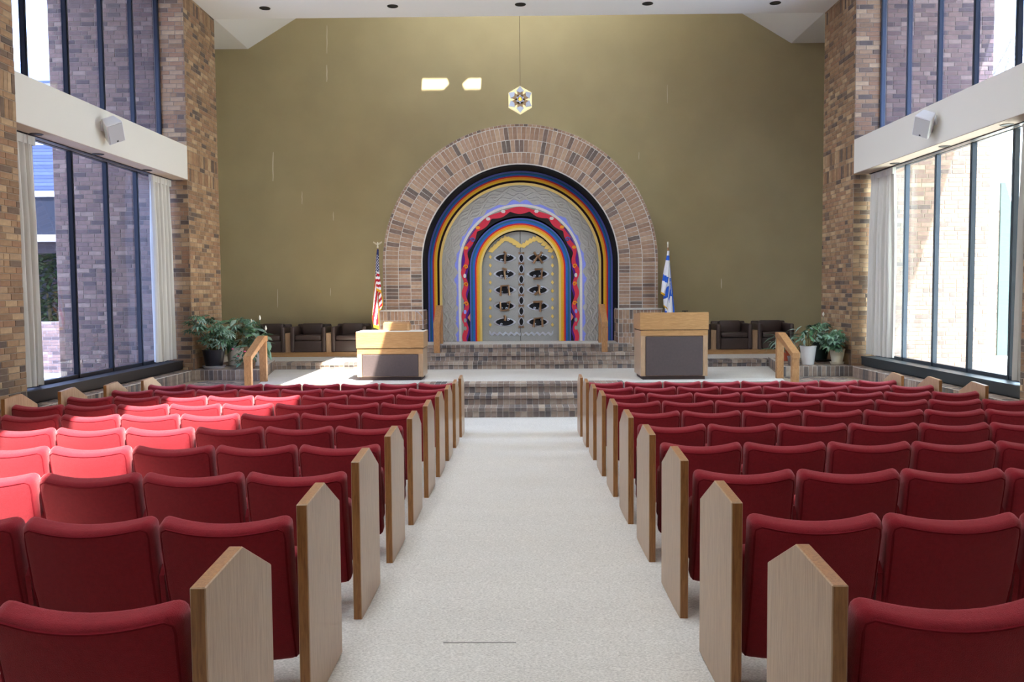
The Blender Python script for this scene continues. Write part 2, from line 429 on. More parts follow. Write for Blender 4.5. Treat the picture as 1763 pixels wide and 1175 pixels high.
SOL = [(3.34, 3.56), (3.63, 3.86), (6.18, 6.45)]
for s, nm in ((-1, 'left'), (1, 'right')):
    # far pier, running on outside as a fin
    x0, x1 = sorted((s * XW, s * FX))
    pier = struct(MB().box(x0, x1, PY1, PY2, -0.6, ZC).build('wall_%s_pier' % nm, M['mortar']), 'brown brick pier between the %s window and the olive end wall' % nm, 'pier')
    B = Bricks(pier, BR_IN)
    if s < 0: bond(B, (-XW, PY1, 0), (0, 1, 0), PY2 - PY1, ZP, ZC, SOL + [(0.1, 0.3)])
    else: bond(B, (XW, PY2, 0), (0, -1, 0), PY2 - PY1, ZP, ZC, SOL + [(0.1, 0.3)])
    if s < 0: bond(B, (-XG - .03, PY1, 0), (1, 0, 0), XG - XW + .03, ZP, ZC)
    else: bond(B, (XW, PY1, 0), (1, 0, 0), XG - XW + .03, ZP, ZC)
    B.finish()
    B = Bricks(pier, BR_OUT)
    if s < 0: bond(B, (-FX, PY1, 0), (1, 0, 0), FX - XG - .06, -0.5, ZC)
    else: bond(B, (XG + .06, PY1, 0), (1, 0, 0), FX - XG - .06, -0.5, ZC)
    B.finish(0, 'outside_brickwork')
    # near pier
    near = struct(MB().box(x0, x1, NY1, NY2, -0.7, ZC).build('wall_%s_near' % nm, M['mortar']), 'tan brick pier at the %s edge of the picture, nearest the viewer' % nm, 'pier')
    B = Bricks(near, BR_IN)
    o = (-XW, NY1, 0) if s < 0 else (XW, NY2, 0)
    bond(B, o, (0, -s, 0), NY2 - NY1, -0.42, ZC, SOL + [(-0.42, 0.05)])
    B.finish()

# ------------------------------------------------------------------ window bays
def bay(s, nm, y0, y1, n, idx, detail):
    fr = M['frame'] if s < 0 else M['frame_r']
    xa, xb = sorted((s * XW, s * (XG + 0.10)))
    # ledge of brick under the window
    zl = 0.11
    led = struct(MB().box(xa, xb, y0, y1, -0.7, zl - .006).build('wall_%s_ledge' % nm, M['mortar_light']), 'low brick ledge below the %s window' % nm, 'ledge')
    if detail:
        B = Bricks(led, BR_STEP); m = int((y1 - y0) / CH)
        for i in range(m):
            y = y0 + (i + .5) * (y1 - y0) / m
            u = (0, -s, 0)
            B.add((s * XW, y, zl - .12), u, (0, 0, 1), CH - JT, .215)
            B.add((s * XW, y, zl - .29), u, (0, 0, 1), CH - JT, .10)
            # paving of the ledge top
            B.add((s * (XW + .06), y, zl - .006), (1, 0, 0), (0, 1, 0), .115, CH - JT)
            B.add((s * (XW + .185), y, zl - .006), (1, 0, 0), (0, 1, 0), .115, CH - JT)
        B.finish(140)
    # beam
    xa2, xb2 = sorted((s * XW, s * (XG - .06)))
    bm_ = struct(MB().box(xa2, xb2, y0, y1, 3.34, 3.90).build('trim_%s_beam' % nm, [M['beam']]), 'cream painted beam crossing the %s window bay' % nm, 'beam')
    if detail:
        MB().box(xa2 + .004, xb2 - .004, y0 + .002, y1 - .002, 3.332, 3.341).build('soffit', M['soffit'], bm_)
    # frames: lower and upper
    win = bpy.data.objects.new('window_%d' % idx, None); COL.objects.link(win); win.location = (s * XG, y0, 0.26)
    struct(win, 'tall dark framed window of five lights in two tiers on the %s side' % nm, 'window')
    def part(name, m_, mt): 
        o = m_.build(name, mt, win); o.location = (-s * XG, -y0, -0.26); return o
    fx0, fx1 = sorted((s * (XG - .028), s * (XG + .035)))
    for (za, zb) in ((0.27, 3.40), (3.84, ZC)):
        for i in range(n + 1):
            y = y0 + (y1 - y0) * i / n
            hw = 0.021
            c = min(max(y, y0 + hw), y1 - hw)
            mb = MB(); mb.box(fx0, fx1, c - hw, c + hw, za, zb)
            xs = sorted((s * (XG - .04), s * (XG - .028))); mb.box(xs[0], xs[1], c - .012, c + .012, za, zb)
            part('mullion', mb, fr)
        part('frame_rail', MB().box(fx0, fx1, y0, y1, za - .01, za + .05), fr)
        part('frame_rail', MB().box(fx0, fx1, y0, y1, zb - .07, zb), fr)
        for i in range(n):
            a = y0 + (y1 - y0) * i / n + .02; b = y0 + (y1 - y0) * (i + 1) / n - .02
            gx = sorted((s * (XG + .01), s * (XG + .018)))
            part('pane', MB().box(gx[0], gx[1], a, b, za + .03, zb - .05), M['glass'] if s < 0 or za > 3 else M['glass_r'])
    hx = sorted((s * (XG - .28), s * (XG - .05)))
    hm = MB(); hm.box(hx[0], hx[1], y0 + .02, y1 - .02, zl + .02, .265)
    hm.box(*sorted((s * (XG - .24), s * (XG - .05))), y0 + .02, y1 - .02, zl - .005, zl + .02)
    hm.box(hx[0] - (0.012 if s > 0 else 0), hx[1] + (0.012 if s < 0 else 0), y0 + .02, y1 - .02, .245, .272)
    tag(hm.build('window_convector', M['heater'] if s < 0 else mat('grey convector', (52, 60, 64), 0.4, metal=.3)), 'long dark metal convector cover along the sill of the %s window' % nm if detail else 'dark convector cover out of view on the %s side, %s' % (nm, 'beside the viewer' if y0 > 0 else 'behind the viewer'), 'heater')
    return win, bm_

wi = 1
for s, nm in ((-1, 'left'), (1, 'right')):
    bay(s, nm, NY2, PY1, 5, wi, True); wi += 1
for s, nm in ((-1, 'left'), (1, 'right')):
    xs = sorted((s * XW, s * (XW + .4)))
    struct(MB().box(xs[0], xs[1], -6.0, NY1, -.6, ZC).build('wall_%s_rear' % nm, BR_IN[0][1]), 'plain brown brick side wall on the %s, out of view behind the near pier' % nm, 'wall')

# ------------------------------------------------------------------ stage, steps
def steprow(B, xa, xb, yf, ztop, tread, riser, bw=0.0925):
    """one brick step: header riser course, then a nosing course paving the tread"""
    n = round((xb - xa) / bw); c = (xb - xa) / n; nose = 0.058
    for i in range(n):
        x = xa + (i + .5) * c
        hr = riser - nose
        B.add((x, yf, ztop - nose - hr / 2), (1, 0, 0), (0, 0, 1), c - .007, hr - .007)
        mi = random.choices(range(len(B.mats)), B.w)[0]
        B.add((x, yf - 0.018, ztop - nose / 2), (1, 0, 0), (0, 0, 1), c - .007, nose - .006, mi)
        B.add((x, yf - .018 + tread / 2, ztop), (1, 0, 0), (0, 1, 0), c - .007, tread - .008, mi)

Y1 = 13.10; TR = 0.33; RS = (ZP - ZF) / 3
mb = MB()
CW = 1.66
for i in range(3):
    mb.box(-CW, CW, Y1 + TR * i, 13.96, ZF - .1, ZF + RS * (i + 1))
    mb.box(-CW, CW, Y1 + TR * i - 0.017, Y1 + TR * i + .05, ZF + RS * (i + 1) - .058, ZF + RS * (i + 1) - .001)
st = struct(mb.build('trim_aisle_steps', M['mortar_light']), 'three brown brick steps at the end of the centre aisle up to the stage', 'steps')
B = Bricks(st, BR_STEP)
for i in range(3): steprow(B, -CW, CW, Y1 + TR * i, ZF + RS * (i + 1), TR if i < 2 else .30, RS)
B.finish()
# stage
YE = Y1 + 2 * TR
mb = MB(); mb.box(-7.3, 7.3, YE + .02, YB, -0.62, ZP - .004)
stg = struct(mb.build('floor_stage', M['mortar']), 'raised stage floor of brick and pale carpet below the ark', 'floor')
MB().prism([(-CW, YE + .28), (CW, YE + .28), (CW, YE + .02), (4.25, YE + .02), (4.75, 16.5), (-4.75, 16.5), (-4.25, YE + .02), (-CW, YE + .02)], 'z', ZP - .006, ZP).build('carpet', M['carpet'], stg)
B = Bricks(stg, BR_STEP)
for s in (-1, 1):
    # riser of the stage front beside the steps and the brick paving near the planters
    n = 42
    for i in range(n):
        x = s * (CW + (i + .5) * (5.6 - CW) / n)
        B.add((x, YE + .02, (ZP + ZF) / 2 + .1), (1, 0, 0), (0, 0, 1), .085, .21)
        B.add((x, YE + .02, (ZP + ZF) / 2 - .12), (1, 0, 0), (0, 0, 1), .085, .20)
    for i in range(9):
        for j in range(11):
            x = 4.42 + .1 * i + .05 * (j % 2); y = YE + .06 + j * .072
            if x < 5.5: B.add((s * (x + .06), y, ZP - .004), (1, 0, 0), (0, 1, 0), .095, .064)
B.finish(220)
# side steps down to the side aisles
for s, nm in ((-1, 'left'), (1, 'right')):
    mb = MB()
    for i in range(2):
        xs = sorted((s * 4.3, s * 5.58)); mb.box(xs[0], xs[1], YE - .33 * (2 - i), YE + .02, ZF - .05, ZF + RS * (i + 1))
    so = struct(mb.build('trim_%s_steps' % nm, M['mortar']), 'brick side steps behind the front row by the %s handrail' % nm, 'steps')
    B = Bricks(so, BR_STEP)
    for i in range(2): steprow(B, min(s * 4.3, s * 5.58), max(s * 4.3, s * 5.58), YE - .33 * (2 - i), ZF + RS * (i + 1), .32, RS)
    B.finish(60)

# rear platform with planter wings, steps to the ark
Y2 = 16.30; AW = 2.20
mb = MB()
poly = [(-7.3, 14.60), (-5.0, 14.60), (-4.9, Y2 + .2), (4.9, Y2 + .2), (5.0, 14.60), (7.3, 14.60), (7.3, YB), (-7.3, YB)]
mb.prism(poly, 'z', ZP - .01, ZR - .005)
rp = struct(mb.build('floor_rear', M['mortar_light']), 'low brick edged rear platform carrying the armchairs', 'floor')
MB().prism([(-4.9, Y2 + .50), (4.9, Y2 + .50), (6.6, 18.85), (-6.6, 18.85)], 'z', ZR - .006, ZR + .001).build('carpet', M['carpet'], rp)
B = Bricks(rp, BR_STEP)
for s in (-1, 1):
    steprow(B, min(s * AW, s * 4.80), max(s * AW, s * 4.80), Y2 + .2, ZR, .30, ZR - ZP)
B.finish(200)
for s, nm in ((-1, 'left'), (1, 'right')):
    poly = [(s * 5.62, 14.50), (s * 4.40, 14.50), (s * 4.46, 14.7), (s * 4.78, Y2 + .3), (s * 5.62, Y2 + .3)]
    zt = 0.115
    pl = MB().prism(poly if s > 0 else poly, 'z', ZP, zt - .005).build('trim_%s_planter' % nm, M['mortar_light'])
    struct(pl, 'dark brick plant ledge at the foot of the %s brick pier' % nm, 'ledge')
    B = Bricks(pl, BR_STEP)
    n = 16
    for i in range(n):
        x = 4.40 + (i + .5) * (5.60 - 4.40) / n
        B.add((s * x, 14.50, (ZP + zt) / 2), (1, 0, 0), (0, 0, 1), .068, zt - ZP - .012)
        for j in range(8):
            if 4.46 + .34 * j / 7 < x: B.add((s * x, 14.61 + .222 * j, zt - .005), (1, 0, 0), (0, 1, 0), .068, .214)
    a, b = Vector((s * 4.46, 14.7, 0)), Vector((s * 4.78, Y2 + .3, 0)); L = (b - a).length; u = (b - a) / L
    for i in range(22):
        c = a + u * (L * (i + .5) / 22); c.z = (ZP + zt) / 2
        B.add(c, u if s < 0 else -u, (0, 0, 1), .07, zt - ZP - .012)
    B.finish(160)

mb = MB()
RS2 = (ZL - ZP) / 3
for i in range(3):
    mb.box(-AW, AW, Y2 + TR * i, 18.3, ZP - .05, ZP + RS2 * (i + 1) - .002)
    mb.box(-AW, AW, Y2 + TR * i - 0.017, Y2 + TR * i + .05, ZP + RS2 * (i + 1) - .058, ZP + RS2 * (i + 1) - .002)
ak = struct(mb.build('trim_ark_steps', M['mortar_light']), 'brick steps in front of the ark with a pale landing', 'steps')
B = Bricks(ak, BR_STEP)
for i in range(3): steprow(B, -AW, AW, Y2 + TR * i, ZP + RS2 * (i + 1), TR if i < 2 else .12, RS2)
B.finish()
MB().box(-1.98, 1.98, Y2 + 2 * TR + .11, 18.25, ZL - .01, ZL + .003).build('carpet', M['carpet'], ak)

# ------------------------------------------------------------------ brick arch
YA = 17.50; RO, RI = 2.79, 1.985; ZS = 1.985; YK = 18.16
def arch_profile(r, zbot, zs=ZS, n=48):
    return [(-r, zbot)] + [(-r * math.cos(PI * i / n), zs + r * math.sin(PI * i / n)) for i in range(n + 1)] + [(r, zbot)]
def arch_band(mb, ro, ri, zbot, y0, y1, zs=ZS, zsi=None, n=64, mi=0):
    """solid ring: two legs and a half circle"""
    zsi = zs if zsi is None else zsi
    A, Bp = arch_profile(ro, zbot, zs, n), arch_profile(ri, zbot, zsi, n)
    m = len(A); vs = [(p[0], y0, p[1]) for p in A] + [(p[0], y0, p[1]) for p in Bp] + [(p[0], y1, p[1]) for p in A] + [(p[0], y1, p[1]) for p in Bp]
    fs = []
    for i in range(m - 1):
        fs += [(i, i + 1, m + i + 1, m + i), (2 * m + i, 3 * m + i, 3 * m + i + 1, 2 * m + i + 1), (i, 2 * m + i, 2 * m + i + 1, i + 1), (m + i, m + i + 1, 3 * m + i + 1, 3 * m + i)]
    fs += [(0, m, 3 * m, 2 * m), (m - 1, 3 * m - 1, 4 * m - 1, 2 * m - 1)]
    return mb.add(vs, fs, mi)
mb = MB(); arch_band(mb, RO, RI, 1.03, YA, YB + .05)
for s in (-1, 1):
    xs = sorted((s * 1.975, s * 2.85)); mb.box(xs[0], xs[1], 17.38, YB + .05, 0.0, 1.03)
    xs = sorted((s * 1.96, s * 2.87)); mb.box(xs[0], xs[1], 17.36, YA + .02, 1.03, 1.05)
ar = struct(mb.build('wall_arch', M['mortar_light']), 'round rose brown brick arch framing the ark', 'arch')
B = Bricks(ar, BR_ARCH, 0.006)
rings = [(2.735, 2.475), (2.475, 2.225), (2.225, 2.0)]
for ro, ri in rings:
    rm = (ro + ri) / 2; n = round(PI * rm / 0.088)
    for i in range(n):
        t = PI * (i + .5) / n; c = Vector((-rm * math.cos(t), YA, ZS + rm * math.sin(t)))
        rad = Vector((-math.cos(t), 0, math.sin(t))); tan = Vector((math.sin(t), 0, math.cos(t)))
        B.add(c, tan, rad, PI * rm / n - .008, ro - ri - .012)
    for s in (-1, 1):
        n = 13; c = (ZS - 1.055) / n
        for i in range(n): B.add((s * rm, YA, 1.055 + (i + .5) * c), (1, 0, 0), (0, 0, 1), ro - ri - .012, c - .009)
n = 100
for i in range(n):
    t = PI * (i + .5) / n; rad = Vector((-math.cos(t), 0, math.sin(t))); tan = Vector((math.sin(t), 0, math.cos(t)))
    B.add(Vector((0, YA, ZS)) + rad * 2.765, tan, rad, PI * 2.765 / n - .008, .045)
for s in (-1, 1):
    for i in range(13): B.add((s * 2.765, YA, 1.055 + (i + .5) * .0715), (1, 0, 0), (0, 0, 1), .045, .063)
    # plinth faces
    z = 1.025
    for rowi, h in enumerate((.19, .085, .19, .085, .19, .085, .13)):
        nn = 12 if h > .1 else 10
        if z - h < 0.0: h = z
        for i in range(nn):
            c = .86 / nn; B.add((s * (1.983 + (i + .5) * c), 17.38, z - h / 2), (1, 0, 0), (0, 0, 1), c - .008, h - .008)
        # inner reveal
        for i in range(4):
            yv = 17.42 + (i + .5) * .18
            if s < 0: B.add((-1.975, yv, z - h / 2), (0, 1, 0), (0, 0, 1), .168, h - .008)
            else: B.add((1.975, yv, z - h / 2), (0, -1, 0), (0, 0, 1), .168, h - .008)
        z -= h
# brick soffit of the arch
for k in range(3):
    n = 70
    for i in range(n):
        t = PI * (i + .5) / n; rad = Vector((-math.cos(t), 0, math.sin(t))); tan = Vector((math.sin(t), 0, math.cos(t)))
        B.add(Vector((0, YA + .12 + .22 * k, ZS)) + rad * RI, Vector((0, 1, 0)), -tan, .21, PI * RI / n - .008)
B.finish()

# ------------------------------------------------------------------ the ark
PX = 1 / 81.5            # metres per photo pixel on the ark panel
ark = thing('torah_ark', 'ark with rainbow bands, grey relief and twin grey doors under the brick arch', 'ark', (0, YK, ZL))
def arkpart(name, mb_, mt, parent=None, smooth=None):
    o = mb_.build(name, mt, parent or ark, smooth)
    if parent is None: o.location = (0, -YK, -ZL)
    return o
felt = lambda n, c: mat(n, c, 0.9, noise=0.06, scale=50, bump=0.1, bscale=300, spec=0.1)
A = {k: felt('ark ' + k, c) for k, c in dict(black=(34, 33, 35), purpleblue=(92, 98, 168), teal=(46, 98, 120), blue=(52, 98, 172), red=(196, 46, 58), orange=(232, 150, 48), yellow=(226, 182, 58), maroon=(46, 28, 30), grey=(176, 172, 164), lav=(138, 146, 222), white=(214, 208, 200), crimson=(206, 60, 76), coal=(44, 42, 42), violet=(92, 44, 132), doorgrey=(158, 156, 150), sage=(150, 154, 140), salmon=(224, 128, 104)).items()}
A['gold'] = mat('ark gold', (236, 206, 128), 0.42, metal=0.55)
A['brass'] = mat('ark brass leaf', (238, 204, 116), 0.4, metal=0.5)
A['silver'] = mat('ark silver', (214, 220, 230), 0.3, metal=0.6)
A['bronze'] = mat('ark bronze letter', (158, 124, 92), 0.35, metal=0.7)
Z0 = ZL + .004
def ring(name, r1, r2, dy, m, zs=ZS, zsi=None):
    mb_ = MB(); arch_band(mb_, r1 * PX, r2 * PX, Z0, YK - dy, YK + .03, zs, zsi); return arkpart(name, mb_, m)
arkpart('backing', MB().prism(arch_profile(2.10, Z0), 'y', YK + .12, YK + .2), A['black'])
ZI = ZS - 0.10
mb_ = MB(); arch_band(mb_, 1.983, 1.955, 1.055, YA + .03, YK + .02); arkpart('black_lining', mb_, A['black'])
ring('black_band', 171, 158.5, .0, A['black'])
ring('purple_band', 158.5, 155.5, .012, A['purpleblue'])
ring('teal_band', 155.5, 153.3, .014, A['teal'])
ring('blue_band', 153.3, 150.3, .012, A['blue'])
ring('red_band', 150.3, 148, .016, A['red'])
ring('orange_band', 148, 145.3, .014, A['orange'])
ring('yellow_band', 145.3, 142.5, .014, A['yellow'])
ring('maroon_band', 142.5, 138.5, .008, A['maroon'])
ring('gold_band', 138.5, 134.3, .03, A['gold'])
grey_f = ring('relief_field', 134.3, 100, .004, A['grey'], ZS, ZI + .05)
ring('purple_inner_band', 86.5, 84.5, .03, A['purpleblue'], ZI, ZI)
ring('teal_inner_band', 84.5, 81.5, .032, A['teal'], ZI)
ring('blue_inner_band', 81.5, 77.5, .03, A['blue'], ZI)
ring('red_inner_band', 77.5, 75, .034, A['red'], ZI)
ring('orange_inner_band', 75, 72.3, .032, A['orange'], ZI)
ring('yellow_inner_band', 72.3, 69.5, .032, A['yellow'], ZI)
ring('gold_inner_band', 69.5, 66, .05, A['gold'], ZI)

# a spine that runs up the left leg, round and down the right one; t in metres from the crown, side +-1
def spine(q, off, zs):
    """q in [-1,1]: position along the arch (0 = crown); off: distance from the centre line"""
    Lg = zs - Z0; La = PI / 2 * 1.15; tot = Lg + La; d = abs(q) * tot; s = 1 if q >= 0 else -1
    if d < La:
        t = d / La * PI / 2; return (s * off * math.sin(t), zs + off * math.cos(t))
    return (s * off, zs - (d - La))
def wavy(name, fo, fi, y0, y1, m, zs=ZI + .05, n=240, parent=None):
    A1 = [spine(-1 + 2 * i / n, fo(-1 + 2 * i / n) * PX, zs) for i in range(n + 1)]
    B1 = [spine(-1 + 2 * i / n, fi(-1 + 2 * i / n) * PX, zs) for i in range(n + 1)]
    k = n + 1; vs = [(p[0], y, p[1]) for y in (y0, y1) for P_ in (A1, B1) for p in P_]
    fs = []
    for i in range(n):
        fs += [(i, i + 1, k + i + 1, k + i), (2 * k + i, 3 * k + i, 3 * k + i + 1, 2 * k + i + 1), (i, 2 * k + i, 2 * k + i + 1, i + 1), (k + i, k + i + 1, 3 * k + i + 1, 3 * k + i)]
    fs += [(0, k, 3 * k, 2 * k), (k - 1, 3 * k - 1, 4 * k - 1, 2 * k - 1)]
    return arkpart(name, MB().add(vs, fs), m, parent)
saw = lambda x: abs((x % 1.0) * 2 - 1)
# lavender fringe, white line, crimson wave, coal wave
wavy('lavender_fringe', lambda q: 110.5 + 3.5 * (saw(abs(q) * 14 + .5) - .5) + 2.2 * math.sin(abs(q) * 53), lambda q: 104, YK - .012, YK + .02, A['lav'])
wavy('white_line', lambda q: 106.2, lambda q: 102, YK - .024, YK + .02, A['white'])
wavy('violet_field', lambda q: 102, lambda q: 86, YK - .008, YK + .02, A['violet'])
wavy('sage_field', lambda q: 102 if abs(q) > .42 or abs(q) < .3 else 100.5, lambda q: 97.5 if (abs(q) > .55 or abs(q) < .26) else 101, YK - .012, YK + .02, A['sage'])
def crim_o(q):
    q = abs(q)
    if q < .36: return 100.2 + 1.4 * math.cos(q * 30)
    return 98.6 + 2.6 * math.sin(q * 46 + .6) + 1.0 * math.sin(q * 23)
def crim_i(q):
    q = abs(q)
    if q < .36: return 95.0 - 5.6 * abs(math.cos(q * 26))
    return 91.6 + 2.6 * math.sin(q * 46 + .2) + 1.0 * math.sin(q * 23)
wavy('crimson_wave', crim_o, crim_i, YK - .022, YK + .02, A['crimson'])
wavy('coal_wave', lambda q: 94.5 if abs(q) < .36 else 91.2 + 2.0 * math.sin(abs(q) * 46 - .6) - 1.6 * (abs(q) > .5), lambda q: 86, YK - .018, YK + .02, A['coal'])
def disc(x, z, rx, rz, y0, y1, n=14):
    return MB().prism([(x + rx * math.cos(2 * PI * i / n), z + rz * math.sin(2 * PI * i / n)) for i in range(n)], 'y', y0, y1)
def curl(x, z, r, flip, m, name):
    pts = [(x + flip * r * (1 - k / 26) * math.cos(k * .36), YK - .034, z + r * (1 - k / 26) * math.sin(k * .36)) for k in range(22)]
    return arkpart(name, MB().tube(pts, [r * .26] * 22, 6), m, None, 40)
for s in (-1, 1):
    for q, col, r in ((.36, 'purpleblue', 4.2), (.535, 'orange', 3.8), (.645, 'orange', 3.8), (.765, 'orange', 3.8)):
        x, z = spine(q, 93 * PX, ZI + .05); curl(s * x, z, r * PX, s, A[col], 'scroll')
    for q, col in ((.59, 'white'), (.815, 'lav'), (.868, 'sage'), (.918, 'sage')):
        x, z = spine(q, 95.3 * PX, ZI + .05); arkpart('oval_inlay', disc(s * x, z, 2.4 * PX, 3.6 * PX, YK - .03, YK), A[col])
    for q, col in ((.28, 'orange'), (.42, 'orange'), (.20, 'white'), (.10, 'white')):
        x, z = spine(q, 98 * PX, ZI + .05); arkpart('leaf_inlay', disc(s * x, z, 4 * PX, 3 * PX, YK - .026, YK, 6), A[col])
    x, z = spine(.85, 88 * PX, ZI + .05)
    arkpart('salmon_inlay', MB().prism([(s * (x - 2 * PX), z + 8 * PX), (s * (x + 3.0 * PX), z), (s * (x - 2 * PX), z - 8 * PX)], 'y', YK - .024, YK), A['salmon'])
# carved ridges of the grey field
for k in range(5):
    off = 113 + 4.4 * k
    pts = []
    for i in range(321):
        q = -1 + 2 * i / 320; o = off + 2.6 * math.sin(abs(q) * 74 + k * 1.35) + 1.4 * math.sin(abs(q) * 31 + k * 2.1)
        o = min(max(o, 112), 132); x, z = spine(q, o * PX, ZS - .01 - .05 * (134 - o) / 34); pts.append((x, YK - .006, max(z, Z0 + .004)))
    arkpart('carved_ridge', MB().tube(pts, .027, 5), A['grey'], None, 60)
for s in (-1, 1):
    for q, off in ((.30, 122), (.45, 120), (.50, 126), (.56, 118), (.62, 124), (.72, 115), (.80, 126), (.88, 116), (.12, 120), (.2, 126)):
        x, z = spine(q, off * PX, ZS - .03); 
        pts = [(s * x + 5 * PX * (1 - j / 24) * math.cos(j * .45), YK - .012, z + 5 * PX * (1 - j / 24) * math.sin(j * .45)) for j in range(20)]
        arkpart('carved_scroll', MB().tube(pts, .017, 5), A['grey'], None, 60)
# doors
DY = YK + .06; DR = 66.5 * PX; ZD = ZS - .13
def dpx(x, y):           # photo position on the door -> metres
    p = at(x, y, DY); return p.x, p.z
for s in (-1, 1):
    n = 24
    prof = [(s * .006, Z0)] + [(s * DR, Z0)] + [(s * DR * math.cos(PI / 2 * i / n), ZD + DR * math.sin(PI / 2 * i / n)) for i in range(n)] + [(s * .006, ZD + DR)]
    d = arkpart('door_leaf', MB().prism(prof, 'y', DY, DY + .05), A['doorgrey'])
    L = {-1: 'vzxty', 1: 'abgdh'}[s]
    strokes = {'a': [[(-.35, .6), (-.2, .3), (0, .15), (.25, -.25), (.4, -.55)], [(.35, .6), (.2, .3), (.05, .12)], [(-.05, .15), (-.25, -.25), (-.42, -.55)]],
               'b': [[(-.3, .45), (.38, .5), (.3, -.4)], [(-.42, -.5), (.42, -.4)]], 'g': [[(-.1, .5), (.12, .45), (.08, -.2), (.22, -.5)], [(.06, -.15), (-.32, -.5)]],
               'd': [[(-.45, .4), (.42, .45)], [(.25, .45), (.2, -.6)]], 'h': [[(-.4, -.5), (-.32, .35), (.36, .45), (.42, -.5)]],
               'v': [[(-.08, .62), (.1, .5), (.02, .1), (.03, -.6)]], 'z': [[(-.22, .55), (.2, .42)], [(.0, .5), (-.03, .1), (.06, -.55)]],
               'x': [[(-.38, -.6), (-.32, .4), (.34, .45), (.42, -.55)]], 't': [[(-.42, .42), (-.34, -.45), (.36, -.4), (.44, .5), (.2, .3)]], 'y': [[(-.06, .5), (.08, .35), (.02, -.05)]]}
    for r in range(5):
        cx, cz = dpx(897.6 + s * 28.6, 444 + 27.6 * r + .4)
        eye = lambda w_, h_: [(cx + w_ * math.cos(t) * (1 if abs(math.cos(t)) < .95 else 1.0), cz + h_ * math.copysign(abs(math.sin(t)) ** 1.35, math.sin(t))) for t in [2 * PI * i / 28 for i in range(28)]]
        e1 = arkpart('eye_rim', MB().prism(eye(19.5 * PX, 7.5 * PX), 'y', DY - .010, DY), A['silver'])
        arkpart('eye_opening', MB().prism(eye(15.5 * PX, 6.2 * PX), 'y', DY - .016, DY - .002), A['black'])
        for k_, (ox, oz) in enumerate(((-6, -4), (6, 3.5), (3, -4.5))[: 2 + (r % 2)]):
            pts = [(cx + (ox + 2.3 * (1 - j / 16) * math.cos(j * .5)) * PX, DY - .02, cz + (oz + 2.3 * (1 - j / 16) * math.sin(j * .5)) * PX) for j in range(13)]
            arkpart('silver_curl', MB().tube(pts, .008, 5), A['silver'], None, 50)
        mbL = MB()
        for st_ in strokes[L[r]]:
            mbL.tube([(cx + p[0] * 19 * PX, DY - .035, cz + p[1] * 17 * PX + (0 if L[r] != 'y' else 3 * PX)) for p in st_], [.025] * len(st_), 6)
        arkpart('bronze_letter', mbL, A['bronze'])
    # gold leaf border
    for i in range(9):
        t = i / 8; x, y = 897.6 + s * (4 + 47 * t), 0
        yy_ = 423 - 12 * math.sin(min(1, t * 1.7) * PI * .55) + max(0, t - .55) * 44
        cx, cz = dpx(x, yy_)
        arkpart('gold_leaf', MB().prism([(cx - 6 * PX, cz - 2.5 * PX), (cx - 1 * PX, cz + 5.2 * PX), (cx + 6 * PX, cz + .8 * PX), (cx + 1 * PX, cz - 4.5 * PX)], 'y', DY - .018 - .002 * (i % 2), DY), A['brass'])
    for i in range(9):
        cx, cz = dpx(897.6 + s * 53.5, 443 + 14.6 * i)
        arkpart('gold_bead', MB().prism([(cx - 2.6 * PX, cz), (cx - .5 * PX, cz + 4.2 * PX), (cx + 2.6 * PX, cz + .6 * PX), (cx + .4 * PX, cz - 3.6 * PX)], 'y', DY - .022, DY), A['brass'])
    pts_t = []; pts_b = []
    for i in range(33):
        x = 897.6 + s * (1 + 54 * i / 32); a, b = dpx(x, 573 + 1.6 * math.sin(i * 1.1) - (3 if i > 30 else 0)), dpx(x, 577 + 1.8 * math.sin(i * 1.1 + .7))
        pts_t.append(a); pts_b.append(b)
    arkpart('silver_wave', MB().prism(pts_t + pts_b[::-1], 'y', DY - .016, DY), A['silver'])
for i in range(7):
    cx, cz = dpx(897.6, 445 + 18.2 * i)
    lens = lambda w_, h_: [(cx + w_ * math.copysign(abs(math.cos(t)) ** 1.4, math.cos(t)), cz + h_ * math.sin(t)) for t in [2 * PI * j / 20 for j in range(20)]]
    arkpart('lens_rim', MB().prism(lens(5 * PX, 8 * PX), 'y', DY - .012, DY), A['silver'])
    arkpart('lens_opening', MB().prism(lens(3.4 * PX, 6.2 * PX), 'y', DY - .018, DY - .004), A['black'])
    for e in ((-1, 1) if i == 0 else (1,)):
        cx2, cz2 = dpx(897.6, 445 + 18.2 * i + 9 * e)
        arkpart('bow_hinge', MB().prism([(cx2 - 5 * PX, cz2 - 2 * PX), (cx2, cz2 - .6 * PX), (cx2 + 5 * PX, cz2 - 2 * PX), (cx2 + 5 * PX, cz2 + 2 * PX), (cx2, cz2 + .6 * PX), (cx2 - 5 * PX, cz2 + 2 * PX)], 'y', DY - .02, DY), A['bronze'])

